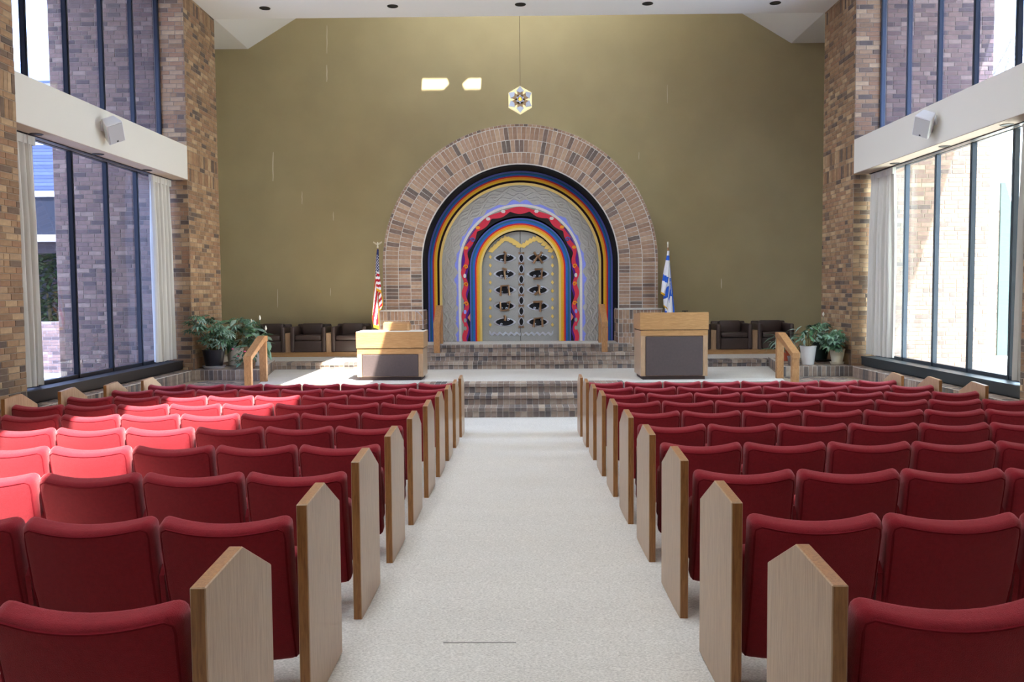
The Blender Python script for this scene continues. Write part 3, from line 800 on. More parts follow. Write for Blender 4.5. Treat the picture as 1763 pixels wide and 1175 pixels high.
# ------------------------------------------------------------------ eternal light pendant
c = at(895.5, 172, 16.9); PYE = 16.9
et = thing('pendant_lamp', 'hexagonal glass lamp with a star hanging by a thin wire over the ark', 'lamp', (c.x, PYE, c.z))
MB().tube([(0, 0, .22), (0, 0, ZT - c.z)], .004, 6).build('wire', mat('thin wire', (96, 84, 60), .5, metal=.4), et)
R6 = .262
hexp = lambda r, a0=PI / 2: [(r * math.cos(a0 + k * PI / 3), r * math.sin(a0 + k * PI / 3)) for k in range(6)]
lampglow = mat('cream lamp glass', (206, 190, 124), 0.4); lampglow.node_tree.nodes['Principled BSDF'].inputs['Emission Color'].default_value = (1, .88, .55, 1); lampglow.node_tree.nodes['Principled BSDF'].inputs['Emission Strength'].default_value = .06
MB().prism(hexp(R6), 'y', -.02, .10).build('glass_body', lampglow, et)
for k in range(6):
    a = PI / 2 + k * PI / 3; p = Vector((math.cos(a), math.sin(a))); t = Vector((-p.y, p.x))
    q = [p * R6 * .97, p * R6 * .62 + t * .075, p * R6 * .5, p * R6 * .62 - t * .075]
    MB().prism([tuple(v) for v in q], 'y', -.045, -.018).build('silver_facet', mat('lamp silver', (168, 174, 190), .3, metal=.5) if k == 0 else bpy.data.materials['lamp silver'], et)
    q = [p * .17 + t * .055, p * .205, p * .17 - t * .055, p * .03 - t * .05, p * .03 + t * .05]
    MB().prism([tuple(v) for v in q], 'y', -.035, -.015).build('bronze_petal', mat('lamp bronze', (150, 120, 84), .4, metal=.3) if k == 0 else bpy.data.materials['lamp bronze'], et)
sm = MB()
for k in range(12):
    r1, r2 = (.086, .052) if k % 2 == 0 else (.052, .086)
    a1, a2 = PI / 2 + k * PI / 6, PI / 2 + (k + 1) * PI / 6
    sm.prism([(r1 * math.cos(a1), r1 * math.sin(a1)), (r2 * math.cos(a2), r2 * math.sin(a2)), (r2 * .7 * math.cos(a2), r2 * .7 * math.sin(a2)), (r1 * .7 * math.cos(a1), r1 * .7 * math.sin(a1))], 'y', -.07, -.04)
sm.build('star', bpy.data.materials['lamp silver'], et)
fl = mat('amber flame', (255, 170, 50), .4); fp = fl.node_tree.nodes['Principled BSDF']; fp.inputs['Emission Color'].default_value = (1, .5, .08, 1); fp.inputs['Emission Strength'].default_value = .12
MB().lathe([(.002, -.035), (.03, -.01), (.024, .02), (.002, .045)], 12, (0, -.055, 0)).build('flame', fl, et, 60)

# ------------------------------------------------------------------ ceiling and beam downlights
def downlight(loc, r, label, cat='downlight', group=None):
    t = thing('downlight', label, cat, loc, group=group)
    m_ = MB(); m_.lathe([(r, 0), (r, -.006), (r * .8, -.008), (r * .78, .0)], 24); m_.build('trim_ring', M['black'], t, 40)
    m_ = MB(); m_.lathe([(r * .79, -.003), (r * .79, .0)], 24); m_.build('baffle', M['black'], t)
for x, y, which in ((456, 14, 'far left'), (676, 10.5, 'second from left'), (896, 7.5, 'middle, above the pendant'), (1115, 6, 'second from right'), (1335, 5, 'far right')):
    d = at(x, y, 14.77); k = (ZC - CAMZ) / (d.z - CAMZ); d = at(x, y, 14.77 * k)
    downlight((d.x, d.y, ZC - .001), .097, 'round black downlight in the white ceiling, %s of the row' % which, group='ceiling downlights')
for s, nm in ((-1, 'left'), (1, 'right')):
    for y, which in ((10.35, 'nearest the viewer'), (11.85, 'middle one'), (13.4, 'farthest from the viewer')):
        downlight((s * (XW + .17), y, 3.331), .075, 'small black downlight under the %s beam, %s' % (nm, which), group='beam downlights')

# ------------------------------------------------------------------ wall speakers
def speaker(s, nm, yc):
    t = thing('wall_speaker', 'white box speaker tilted down on the %s cream beam' % nm, 'speaker', (s * (XW - .16), yc, 3.60))
    Rm = Matrix.Rotation(s * -math.radians(38), 4, 'Z') @ Matrix.Rotation(math.radians(32), 4, 'X') if False else None
    # local box: width x, depth y, height z ; front at -y
    face = Vector((-s * .72, -.42, -.62)).normalized(); up = (Vector((0, 0, 1)) - face * face.z).normalized(); up = Matrix.Rotation(-s * math.radians(30), 3, face) @ up; side = up.cross(-face)
    MM = Matrix((side, -face, up)).transposed().to_4x4()
    b = MB(); b.prism([(-.115, -.07), (.115, -.07), (.085, .11), (-.085, .11)], 'z', -.155, .155); 
    o = b.build('cabinet', M['speaker'], t); o.matrix_basis = MM
    bv = o.modifiers.new('b', 'BEVEL'); bv.width = .012; bv.segments = 2
    g = MB().box(-.1, .1, -.078, -.07, -.14, .14).build('grille', M['grille'], t); g.matrix_basis = MM
    MB().box(-.012, .012, -.082, -.078, -.125, -.108).build('badge', M['black'], g)
    MB().tube([(s * .16, .02, .06), (s * .04, .03, .03)], .022, 8).build('bracket', M['speaker'], t)
    xs = sorted((s * .145, s * .159)); MB().box(xs[0], xs[1], -.04, .08, 0, .12).build('wall_plate', M['speaker'], t)
speaker(-1, 'left', 11.62); speaker(1, 'right', 11.75)

# ------------------------------------------------------------------ curtains
def curtain(s, ya, yb2, ba, bb, label):
    """pleated curtain from ya..yb2 at the top, ba..bb at the hem"""
    x = s * (XG - .17); n = 8 * 12; t = thing('curtain', label, 'curtain', (x, (ya + yb2) / 2, .30)); zt, zb = 3.312, .31; rows = []
    for r in range(13):
        f = r / 12; z = zt + (zb - zt) * f
        amp = .028 + .028 * min(1, f * 3)
        e = f ** .7
        y0, y1 = ya + (ba - ya) * e, yb2 + (bb - yb2) * e
        rows.append([(amp * math.sin(i / n * 2 * PI * 8 + .3 * math.sin(3 * f)) + .012 * math.sin(i * .7 + 2 * f), y0 + (y1 - y0) * i / n + .008 * math.sin(i * .9) * f, z) for i in range(n + 1)])
    vs = []; k = n + 1
    for side in (0, .006):
        for rw in rows: vs += [(p[0] + side, p[1] - (ya + yb2) / 2, p[2] - .30) for p in rw]
    fs = []; N = len(rows) * k
    for r in range(12):
        for i in range(n):
            q = (r * k + i, r * k + i + 1, (r + 1) * k + i + 1, (r + 1) * k + i); fs += [q, tuple(N + j for j in q[::-1])]
    for i in range(n): fs += [(i, N + i, N + i + 1, i + 1), (12 * k + i, 12 * k + i + 1, N + 12 * k + i + 1, N + 12 * k + i)]
    for r in range(12): fs += [(r * k, (r + 1) * k, N + (r + 1) * k, N + r * k), (r * k + n, N + r * k + n, N + (r + 1) * k + n, (r + 1) * k + n)]
    MB().add(vs, fs).build('fabric', M['curtain'], t, 50)
    MB().box(-.02, .03, ya - (ya + yb2) / 2 - .01, yb2 - (ya + yb2) / 2 + .01, 2.91, 3.012).build('heading_tape', M['curtain'], t)
curtain(-1, 13.75, 14.50, 13.72, 14.52, 'pleated grey beige curtain at the far end of the left window')
curtain(-1, 9.72, 10.45, 9.74, 10.46, 'pleated grey beige curtain at the left picture edge beside the near pier')
curtain(1, 13.70, 14.52, 13.66, 14.52, 'pleated grey beige curtain at the far end of the right window')
curtain(1, 9.72, 10.18, 9.74, 10.20, 'pleated grey beige curtain at the right picture edge')
for s, nm in ((-1, 'left'), (1, 'right')):
    xs = sorted((s * (XG - .20), s * (XG - .12)))
    tag(MB().box(xs[0], xs[1], NY2 + .02, PY1 - .02, 3.318, 3.331).build('curtain_track', M['frame']), 'dark curtain track above the %s window under the beam' % nm, 'track')

# ------------------------------------------------------------------ seats
ROWY = [2.35 + k for k in range(10)]           # k = 0 nearest the viewer, 9 = front row
def chair_proto():
    bm = bmesh.new()
    W, H, T_ = .490, .585, .085
    bmesh.ops.create_cube(bm, size=1)
    for v in bm.verts: v.co = Vector((v.co.x * W, v.co.y * T_, v.co.z * H))
    es = [e for e in bm.edges if abs((e.verts[0].co - e.verts[1].co).y) > T_ * .9]
    top = [e for e in es if e.verts[0].co.z > 0]; bot = [e for e in es if e.verts[0].co.z < 0]
    bmesh.ops.bevel(bm, geom=top, offset=.038, segments=4, affect='EDGES', profile=.5)
    bot = [e for e in bm.edges if abs((e.verts[0].co - e.verts[1].co).y) > T_ * .9 and e.verts[0].co.z < -H * .45]
    bmesh.ops.bevel(bm, geom=bot, offset=.03, segments=3, affect='EDGES', profile=.5)
    rim = [e for e in bm.edges if len(e.link_faces) == 2 and any(abs(f.normal.y) > .9 for f in e.link_faces) and any(abs(f.normal.y) < .5 for f in e.link_faces)]
    bmesh.ops.bevel(bm, geom=rim, offset=.026, segments=4, affect='EDGES', profile=.5)
    for i in range(-5, 6):
        bmesh.ops.bisect_plane(bm, geom=bm.verts[:] + bm.edges[:] + bm.faces[:], plane_co=(i * W / 12, 0, 0), plane_no=(1, 0, 0))
    for zc in (-.2, 0.05, .2):
        bmesh.ops.bisect_plane(bm, geom=bm.verts[:] + bm.edges[:] + bm.faces[:], plane_co=(0, 0, zc), plane_no=(0, 0, 1))
    return bm, W, H, T_
def chair_deform(co, W=.49, H=.585):
    u = co.x / (W / 2); f = (co.z + H / 2) / H
    y = co.y + .045 * u * u * (0.4 + .6 * f) - .02 * (1 - (2 * f - 1) ** 2)
    z = co.z + .018 * u * u * f - .008 * (1 - u * u) * (1 - f)
    x = co.x * (0.965 + .035 * f)
    return Vector((x, y, z))
CH_TILT = Matrix.Rotation(math.radians(17.5), 4, 'X')
CH_M = Matrix.Translation((0, -.16, .412)) @ CH_TILT
bm, Wc, Hc, Tc = chair_proto()
for v in bm.verts: v.co = CH_M @ chair_deform(v.co)
me_back = bpy.data.meshes.new('backrest'); bm.to_mesh(me_back); bm.free()
me_back.materials.append(M['seat']); me_back.polygons.foreach_set('use_smooth', [True] * len(me_back.polygons)); me_back.set_sharp_from_angle(angle=math.radians(45))
# piping round the rear panel
pp = []
for i in range(61):
    t = i / 60; hx, hz, rc = Wc / 2 - .016, Hc / 2 - .016, .032
    # rounded upside-down U : start low left, up, over, down right
    L1 = 2 * hz - rc; La = rc * PI / 2; L2 = 2 * (hx - rc); tot = 2 * L1 + 2 * La + L2; d = t * tot
    if d < L1: x, z = -hx, -hz + d
    elif d < L1 + La: a = (d - L1) / rc; x, z = -hx + rc - rc * math.cos(a), hz - rc + rc * math.sin(a)
    elif d < L1 + La + L2: x, z = -hx + rc + (d - L1 - La), hz
    elif d < L1 + 2 * La + L2: a = (d - L1 - La - L2) / rc; x, z = hx - rc + rc * math.sin(a), hz - rc + rc * math.cos(a)
    else: x, z = hx, hz - rc - (d - L1 - 2 * La - L2)
    pp.append(CH_M @ chair_deform(Vector((x, -Tc / 2 + .004, z))))
me_pipe = MB().tube(pp, .0045, 5).mesh('piping', M['piping'], 60)
m_ = MB()
SM = Matrix.Translation((0, .01, .37)) @ Matrix.Rotation(math.radians(8), 4, 'X')
bm = bmesh.new(); bmesh.ops.create_cube(bm, size=1)
for v in bm.verts: v.co = Vector((v.co.x * .455, v.co.y * .10, v.co.z * .34))
bmesh.ops.bevel(bm, geom=bm.edges[:], offset=.03, segments=3, affect='EDGES', profile=.5)
for v in bm.verts: v.co = SM @ v.co
me_seat = bpy.data.meshes.new('seat'); bm.to_mesh(me_seat); bm.free(); me_seat.materials.append(M['seat'])
me_seat.polygons.foreach_set('use_smooth', [True] * len(me_seat.polygons)); me_seat.set_sharp_from_angle(angle=math.radians(45))
m_ = MB(); m_.prism([(-.185, .43), (-.20, .545), (-.17, .58), (.14, .585), (.165, .56), (.16, .43)], 'x', -.0093, .0093); me_arm = m_.mesh('armrest', M['seat'])
m_ = MB(); m_.box(-.008, .008, -.10, .06, 0.02, .44); m_.box(-.0093, .0093, -.14, .10, 0, .02); me_leg = m_.mesh('leg', M['steel'])
m_ = MB(); m_.box(-.0093, .0093, .165, .185, .50, .555); me_tip = m_.mesh('armrest_tip', M['oak_h'])

proto = None
def make_seat(loc, side, label, group):
    t = thing('auditorium_seat', label, 'seat', loc, group=group)
    b = link('backrest', me_back, t); link('piping', me_pipe, b)
    link('seat_cushion', me_seat, t)
    a = link('armrest', me_arm, t, loc=(side * .2505, 0, -.05)); link('armrest_tip', me_tip, a)
    link('leg', me_leg, t, loc=(side * .2505, 0, 0))
    return t
def inframe(pts, m=0):
    for p in pts:
        q = proj(p)
        if q and -m < q[0] < 1763 + m and -m < q[1] < 1175 + m: return True
    return False
RN = {k: 10 - k for k in range(10)}
PITCH = .505
for s, nm in ((-1, 'left'), (1, 'right')):
    for k in range(10):
        y = ROWY[k]; zf = floor_z(y); row = RN[k]
        rowtxt = 'front row' if row == 1 else '%s row from the stage' % ORD[row]
        for n in range(8):
            xc = s * (1.0895 + PITCH * n)
            edge = xc - s * .24
            if not inframe([(edge, y - .28, zf + .72), (edge, y - .2, zf + .5), (xc, y - .28, zf + .72)]): continue
            lit = s < 0 and ((n in (3, 4, 5) and 4 <= k <= 7) or (n in (3, 4) and k == 3))
            make_seat((xc, y, zf), s, 'red upholstered seat, %s from the aisle in the %s, %s block' % (ORD[n + 1], rowtxt, nm), 'red seats in the %s block' % nm)
# row end panels
def end_mesh(name):
    m_ = MB(); t = .02
    prof = [(-.285, 0), (.265, 0), (.265, .665), (.0, .80), (-.285, .782)]
    n = len(prof); vs = [(x, p[0], p[1]) for x in (-t, t) for p in prof]
    m_.add(vs, [tuple(range(n)), tuple(range(n, 2 * n))], 0)
    m_.add(vs, [(i, (i + 1) % n, n + (i + 1) % n, n + i) for i in range(n)], 1)
    me = m_.mesh(name, [M['oak_v'], M['oak_edge']])
    bm = bmesh.new(); bm.from_mesh(me); bmesh.ops.remove_doubles(bm, verts=bm.verts, dist=1e-5); bmesh.ops.recalc_face_normals(bm, faces=bm.faces)
    bmesh.ops.bevel(bm, geom=bm.edges[:], offset=.003, segments=1, affect='EDGES'); bm.to_mesh(me); bm.free()
    return me
me_end = end_mesh('row_end_panel')
for s, nm in ((-1, 'left'), (1, 'right')):
    for k in range(10):
        y = ROWY[k]; zf = floor_z(y); row = RN[k]; rowtxt = 'front row' if row == 1 else '%s row from the stage' % ORD[row]
        o = link('row_end_panel', me_end, loc=(s * .787, y, zf)); tag(o, 'oak end panel on the %s side of the aisle, %s' % (nm, rowtxt), 'end panel', 'aisle end panels')
        x = s * 4.915
        if inframe([(x, y, zf + .8), (x, y - .28, zf + .77)]):
            o = link('row_end_panel', me_end, loc=(x, y, zf)); tag(o, 'oak end panel by the %s window ledge, %s' % (nm, rowtxt), 'end panel', 'wall side end panels')

# ------------------------------------------------------------------ lecterns
def lectern(name, label, x0, x1, y0, y1, ztop, zbox, slope, white):
    cx = (x0 + x1) / 2; w_ = (x1 - x0) / 2; d = y1 - y0
    t = thing(name, label, 'lectern', (cx, y0 + d / 2, ZP)); h = ztop - ZP; hb = zbox - ZP; d2 = d / 2
    # plinth, body, frame, panel, top box
    MB().box(-w_ + .05, w_ - .05, -d2 + .05, d2 - .04, 0, .06).build('plinth', M['plinth'], t)
    zb = .06
    MB().box(-w_ + .012, w_ - .012, -d2 + .03, d2 - .01, zb, hb - .02).build('body', M['oak_v'], t)
    sw = .075
    MB().box(-w_ + .012, -w_ + .012 + sw, -d2 + .012, -d2 + .03, zb, hb - .10).build('stile', M['oak_v'], t)
    MB().box(w_ - .012 - sw, w_ - .012, -d2 + .012, -d2 + .03, zb, hb - .10).build('stile', M['oak_v'], t)
    MB().box(-w_ + .012, w_ - .012, -d2 + .012, -d2 + .03, hb - .10, hb - .012).build('top_rail', M['oak_h'], t)
    pw = w_ - .012 - sw - .008
    o = MB().box(-pw, pw, -d2 + .006, -d2 + .03, zb + .006, hb - .112).build('leather_panel', M['panel'], t)
    bv = o.modifiers.new('b', 'BEVEL'); bv.width = .008; bv.segments = 2
    MB().box(-w_ + .025, w_ - .025, -d2 + .03, d2 - .02, hb - .02, hb).build('shadow_gap', M['black'], t)
    if slope:
        # four boards round a sloping desk
        zt2 = h - .05
        MB().box(-w_, w_, -d2, -d2 + .03, hb, h).build('front_board', M['oak_h'], t)
        for sg in (-1, 1):
            xs = sorted((sg * w_, sg * (w_ - .03)))
            MB().prism([(-d2 + .03, hb), (d2, hb), (d2, h - .04), (-d2 + .03, h)], 'x', xs[0], xs[1]).build('side_board', M['oak_h'], t)
        MB().prism([(-d2 + .03, hb), (d2, hb), (d2, h - .16), (-d2 + .03, h - .05)], 'x', -w_ + .03, w_ - .03).build('desk_top', M['oak_h'], t)
    else:
        MB().box(-w_, w_, -d2, d2, hb, h - .006).build('top_box', M['oak_h'], t)
        MB().box(-w_ + .002, w_ - .002, -d2 + .002, d2 - .002, h - .006, h).build('desk_top', M['white_top'], t)  # top face in plain off white
    return t
lectern('reading_table', 'low oak reading table with brown leather panel, left of the steps', -2.745, -1.618, 14.29, 14.96, .755, .48, False, True)
lectern('lectern', 'taller oak lectern with brown leather panel, right of the ark steps', 1.965, 3.09, 14.13, 14.95, 1.045, .762, True, False)
t = thing('book_rest', 'small oak book rest standing on the left reading table', 'book rest', (-2.115, 14.72, .755))
m_ = MB(); m_.prism([(-.225, -.10), (.19, -.10), (.215, -.085), (.225, -.06), (.225, .10), (-.225, .10)], 'z', 0, .125); m_.build('body', M['oak_h'], t)
MB().prism([(-.10, .125), (.10, .125), (.10, .145)], 'x', -.225, .21).build('sloping_top', M['oak_h'], t)
t = thing('microphone', 'thin wire microphone curving over the right end of the left reading table', 'microphone', (-1.68, 14.8, .755))
MB().lathe([(.03, 0), (.03, .015), (.012, .02)], 14).build('base', M['black'], t)
MB().tube([(0, 0, .02), (.0, .0, .16), (-.02, -.01, .25), (-.08, -.03, .31), (-.13, -.05, .33)], .005, 6).build('gooseneck', mat('grey wire', (150, 156, 170), .4), t)
t = thing('microphone', 'small dark microphone lying on the right lectern', 'microphone', (2.79, 14.6, .955))
MB().tube([(-.05, 0, .10), (.05, 0, .10)], .008, 8).build('head', M['black'], t)
MB().tube([(0, 0.01, .0), (0, 0, .10)], .006, 6).build('stem', M['black'], t)

# ------------------------------------------------------------------ handrails
def rail(label, pts_low, pts_high, x, zlow, zhigh, w_=.125, hb=.05, loose=None):
    """wooden handrail: near post, far post and a sloping cap; pts = (Y, Z of top)"""
    (ya, za), (yb3, zb3) = pts_low, pts_high
    t = thing('handrail', label, 'handrail', (x, ya, zlow)); ox, oy, oz = x, ya, zlow
    def sub(name, m): o = m.build(name, M['oak_rail'], t); o.location = (-ox, -oy, -oz); bv = o.modifiers.new('b', 'BEVEL'); bv.width = .006; bv.segments = 2; return o
    hw = w_ / 2; pd = .08
    sub('near_post', MB().prism([(ya, zlow), (ya + pd, zlow), (ya + pd, za + (zb3 - za) * pd / (yb3 - ya) - .08), (ya, za - .08)], 'x', x - hw + .004, x + hw - .004))
    sub('far_post', MB().box(x - hw + .004, x + hw - .004, yb3 - pd, yb3, zhigh, zb3 - .09))
    fl_ = .14
    sub('rail_cap', MB().prism([(ya - .012, za - .095), (ya - .012, za), (yb3 - fl_, zb3), (yb3 + .02, zb3), (yb3 + .02, zb3 - .09), (yb3 - fl_ + .03, zb3 - .09), (ya + .1, za - .095 + .05)], 'x', x - hw, x + hw))
for s, nm in ((-1, 'left'), (1, 'right')):
    rail('angled oak handrail of the side steps near the plants on the %s' % nm, (13.44, .42), (14.32, .70), s * 4.30, ZF + RS, ZP)
    rail('oak handrail of the ark steps, %s of the ark doors' % nm, (16.70, .80), (17.46, 1.14), s * 1.635, ZP + RS2 * 1.0 + .002, ZL + .002, .125)

# ------------------------------------------------------------------ armchairs on their bench plinths
def rbox(x0, x1, y0, y1, z0, z1, r=.025, seg=3, M_=None):
    bm = bmesh.new(); bmesh.ops.create_cube(bm, size=1)
    for v in bm.verts: v.co = Vector(((x0 + x1) / 2 + v.co.x * (x1 - x0), (y0 + y1) / 2 + v.co.y * (y1 - y0), (z0 + z1) / 2 + v.co.z * (z1 - z0)))
    bmesh.ops.bevel(bm, geom=bm.edges[:], offset=r, segments=seg, affect='EDGES', profile=.5)
    if M_ is not None:
        for v in bm.verts: v.co = M_ @ v.co
    me = bpy.data.meshes.new('part'); bm.to_mesh(me); bm.free()
    me.polygons.foreach_set('use_smooth', [True] * len(me.polygons)); me.set_sharp_from_angle(angle=math.radians(50))
    return me
def rpart(name, me, m, parent):
    me.name = name; me.materials.append(m); return link(name, me, parent)
ZQ = ZR + .10
def armchair(x, label):
    t = thing('armchair', label, 'armchair', (x, 18.25, ZQ), group='brown leather armchairs')
    rpart('base', rbox(-.30, .30, -.30, .33, .0, .24, .02), M['leather'], t)
    rpart('armrest', rbox(-.37, -.285, -.33, .36, 0, .535, .03), M['leather'], t)
    rpart('armrest', rbox(.285, .37, -.33, .36, 0, .535, .03), M['leather'], t)
    rpart('seat_cushion', rbox(-.275, .275, -.32, .2, .245, .355, .035), M['leather'], t)
    rpart('back_cushion', rbox(-.23, .23, .05, .26, .34, .605, .04, M_=Matrix.Rotation(math.radians(-6), 4, 'X')), M['leather'], t)
    rpart('back_frame', rbox(-.36, .36, .27, .37, .05, .575, .03), M['leather'], t)
names3 = {-1: ['beside the flag', 'middle of the three', 'nearest the plants'], 1: ['half hidden behind the lectern', 'middle of the three', 'nearest the plants']}
for s, nm in ((-1, 'left'), (1, 'right')):
    for i, xx in enumerate((3.60, 4.46, 5.32)):
        armchair(s * xx, 'dark brown leather armchair on the %s of the arch, %s' % (nm, names3[s][i]))
    b = thing('chair_bench', 'low oak plinth with upright dividers under the %s armchairs' % nm, 'bench', (s * 4.46, 18.25, ZR))
    MB().box(-1.36, 1.36, -.27, .55, 0, .099).build('plinth', M['oak_h'], b)
    for dx in (-.43, .43, -1.29, 1.29):
        MB().box(dx - .055, dx + .055, -.27, .55, .099, .50).build('divider', M['oak_v'], b)
    MB().box(-1.36, 1.36, .42, .55, .099, .40).build('back_board', M['oak_h'], b)

# ------------------------------------------------------------------ flags
FY = 17.16
flagm = [mat('flag ' + n, c, .75, spec=.2) for n, c in (('red', (176, 30, 44)), ('white', (226, 224, 226)), ('navy', (34, 40, 82)), ('gold fringe', (226, 172, 44)), ('blue', (44, 92, 192)))]
def flag_panel(mb_, rows, depth, bulge, fn, fringe, ox, oz, nu=22, nv=46):
    """draped fold of cloth: rows of (photo y, x left, x right); colour index by fn(u, v); closed, 4 mm thick"""
    ys_ = [r[0] for r in rows]
    def lerp(y):
        for a, b in zip(rows, rows[1:]):
            if a[0] <= y <= b[0]:
                f = (y - a[0]) / (b[0] - a[0]); return a[1] + (b[1] - a[1]) * f, a[2] + (b[2] - a[2]) * f
        return rows[-1][1:]
    P_ = []
    for j in range(nv + 1):
        v = j / nv; y = ys_[0] + (ys_[-1] - ys_[0]) * v; xl, xr = lerp(y)
        for i in range(nu + 1):
            u = i / nu
            y2 = y + (fringe * (u - .5) * v)
            p = at(xl + (xr - xl) * u, y2, FY)
            P_.append((p.x - ox, depth - bulge * math.sin(PI * u) + .012 * math.sin(u * 14 + v * 3) * v, p.z - oz))
    k = nu + 1; N = len(P_); vs = P_ + [(p[0], p[1] + .006, p[2]) for p in P_]
    for j in range(nv):
        for i in range(nu):
            q = (j * k + i, j * k + i + 1, (j + 1) * k + i + 1, (j + 1) * k + i)
            mi = fn((i + .5) / nu, (j + .5) / nv)
            mb_.add([vs[a] for a in q] + [vs[N + a] for a in q], [(0, 1, 2, 3), (7, 6, 5, 4)], mi)
def flagstand(label, x, ytop, finial):
    p = at(x, ytop, FY); zt = p.z
    t = thing('flag_on_pole', label, 'flag', (p.x, FY, ZR))
    MB().lathe([(.13, 0), (.13, .03), (.05, .07), (.03, .12)], 20).build('stand', mat('brass stand', (150, 120, 60), .35, metal=.8) if 'brass stand' not in bpy.data.materials else bpy.data.materials['brass stand'], t, 40)
    MB().tube([(0, 0, .1), (0, 0, zt - ZR - .12)], .014, 10).build('pole', M['oak_edge'], t, 60)
    fm = mat('silver gilt', (222, 214, 190), .3, metal=.7) if 'silver gilt' not in bpy.data.materials else bpy.data.materials['silver gilt']
    h = zt - ZR; m = MB()
    if finial == 'eagle':
        m.lathe([(.012, h - .13), (.02, h - .10), (.012, h - .07), (.022, h - .03), (.01, h)], 10)
        for sg in (-1, 1):
            m.prism([(0, h - .05), (sg * .04, h - .01), (sg * .085, h + .012), (sg * .09, h - .012), (sg * .05, h - .04), (0, h - .07)], 'y', -.008, .008)
    else:
        m.lathe([(.012, h - .13), (.012, h - .06), (.02, h - .05), (.02, h - .02), (.006, h)], 10)
    m.build('finial', fm, t)
    return t, p.x, ZR
t, ox, oz = flagstand('stars and stripes flag with gold fringe draped on its pole', 650, 417, 'eagle')
c4 = lambda X, Y_: (620 + X / 5.88, 400 + Y_ / 5.88)
cloth = MB()
def stars(u, v):
    if v > .93: return 3
    if u < .06: return 3
    if v < .53 + .12 * (u < .42) :
        a, b = (u * 5.0) % 1 - .5, (v * 15 + .5 * (int(u * 5.0) % 2)) % 1 - .5
        return 1 if (a * a + b * b < .075 and v > .12) else 2
    return 1 if int((v - .53) * 16 + u * .6) % 2 == 0 else 0
R_ = lambda L: [(c4(0, a)[1], c4(b, 0)[0], c4(c_, 0)[0]) for a, b, c_ in L]
flag_panel(cloth, R_([(175, 172, 190), (300, 158, 192), (420, 153, 198), (520, 160, 212), (605, 172, 217)]), -.03, .05, stars, 4, ox, oz)
def longs(u, v):
    if v > .965: return 3
    if u < .07 and v < .985: return 3
    return 0 if int(u * 3.2 + v * 4.2 + .2) % 2 == 0 else 1
flag_panel(cloth, R_([(250, 156, 172), (500, 146, 182), (700, 128, 190), (880, 118, 192), (972, 132, 186)]), .005, .035, longs, 3, ox, oz)
flag_panel(cloth, R_([(590, 186, 212), (680, 186, 230), (740, 190, 232), (790, 196, 206)]), -.012, .02, lambda u, v: 3 if (u > .86 or v > .94) else (0 if int(v * 6 + u * 1.5) % 2 else 1), 0, ox, oz)
cloth.build('flag_cloth', flagm, t)
t, ox, oz = flagstand('white and blue star flag draped on its pole behind the right lectern', 1150, 416, 'plain')
c5 = lambda X, Y_: (1100 + X / 5.88, 400 + Y_ / 5.88)
R5 = lambda L: [(c5(0, a)[1], c5(b, 0)[0], c5(c_, 0)[0]) for a, b, c_ in L]
cloth = MB()
def isr(u, v):
    if v > .955: return 3
    if .10 < v < .22: return 4
    if .60 < v + .05 * (1 - u) < .74: return 4
    return 1
flag_panel(cloth, R5([(190, 285, 308), (260, 275, 306), (400, 248, 312), (520, 232, 300), (635, 218, 258)]), -.03, .045, isr, 4, ox, oz)
flag_panel(cloth, R5([(420, 252, 312), (560, 256, 318), (700, 246, 300), (770, 250, 290)]), -.012, .04, lambda u, v: 3 if v > .95 else (4 if .45 < v + .3 * u * .5 < .78 and u < .75 else 1), 6, ox, oz)
def isr2(u, v):
    x, y = (u - .42) * 2.2, (v - .42) * 4.2
    tri = lambda yy: max(-yy - .35, abs(x) * 1.73 / 1 * .5 + yy * .5 - .35)
    if abs(max(-y - .38, abs(x) * .866 + y * .5 - .38)) < .10 or abs(max(y - .38, abs(x) * .866 - y * .5 - .38)) < .10: return 4
    if u > .80 and v > .10: return 4
    if .72 < v - .18 * u < .93 and u < .75: return 4
    return 1
flag_panel(cloth, R5([(230, 296, 306), (400, 290, 322), (600, 276, 342), (820, 262, 362), (1000, 262, 372)]), .004, .03, isr2, 0, ox, oz)
cloth.build('flag_cloth', flagm, t)

# ------------------------------------------------------------------ plants
leafm = [mat('leaf %d' % i, c, .3, noise=.15, scale=6, spec=.6) for i, c in enumerate([(54, 92, 60), (82, 122, 86), (116, 152, 128), (44, 76, 52), (138, 164, 150)])]
stemm = mat('stem', (120, 104, 62), .7)
potm = {k: mat('pot ' + k, c, r, spec=.4) for k, (c, r) in dict(black=((34, 33, 40), .4), white=((216, 212, 208), .4), terracotta=((176, 84, 58), .8), grey=((120, 110, 108), .7), cream=((226, 220, 196), .5), basket=((92, 66, 48), .8), green=((26, 44, 42), .35), soil=((50, 40, 32), .95), silver=((206, 208, 212), .3)).items()}
def palmate(n, ln, wd, m):
    mb_ = MB()
    for k in range(n):
        a = (k - (n - 1) / 2) * (4.2 / n); L = ln * (1 - .25 * abs(k - (n - 1) / 2) / n * 2)
        d = Vector((math.sin(a), math.cos(a), 0)); p = Vector((d.y, -d.x, 0))
        b, c_, tip = d * .01, d * L * .5 + Vector((0, 0, .012)), d * L - Vector((0, 0, L * .28))
        mb_.add([b, c_ - p * wd - Vector((0, 0, .01)), tip, c_ + p * wd - Vector((0, 0, .01)), c_], [(0, 1, 4), (1, 2, 4), (2, 3, 4), (3, 0, 4)])
    return mb_.mesh('leaf', m)
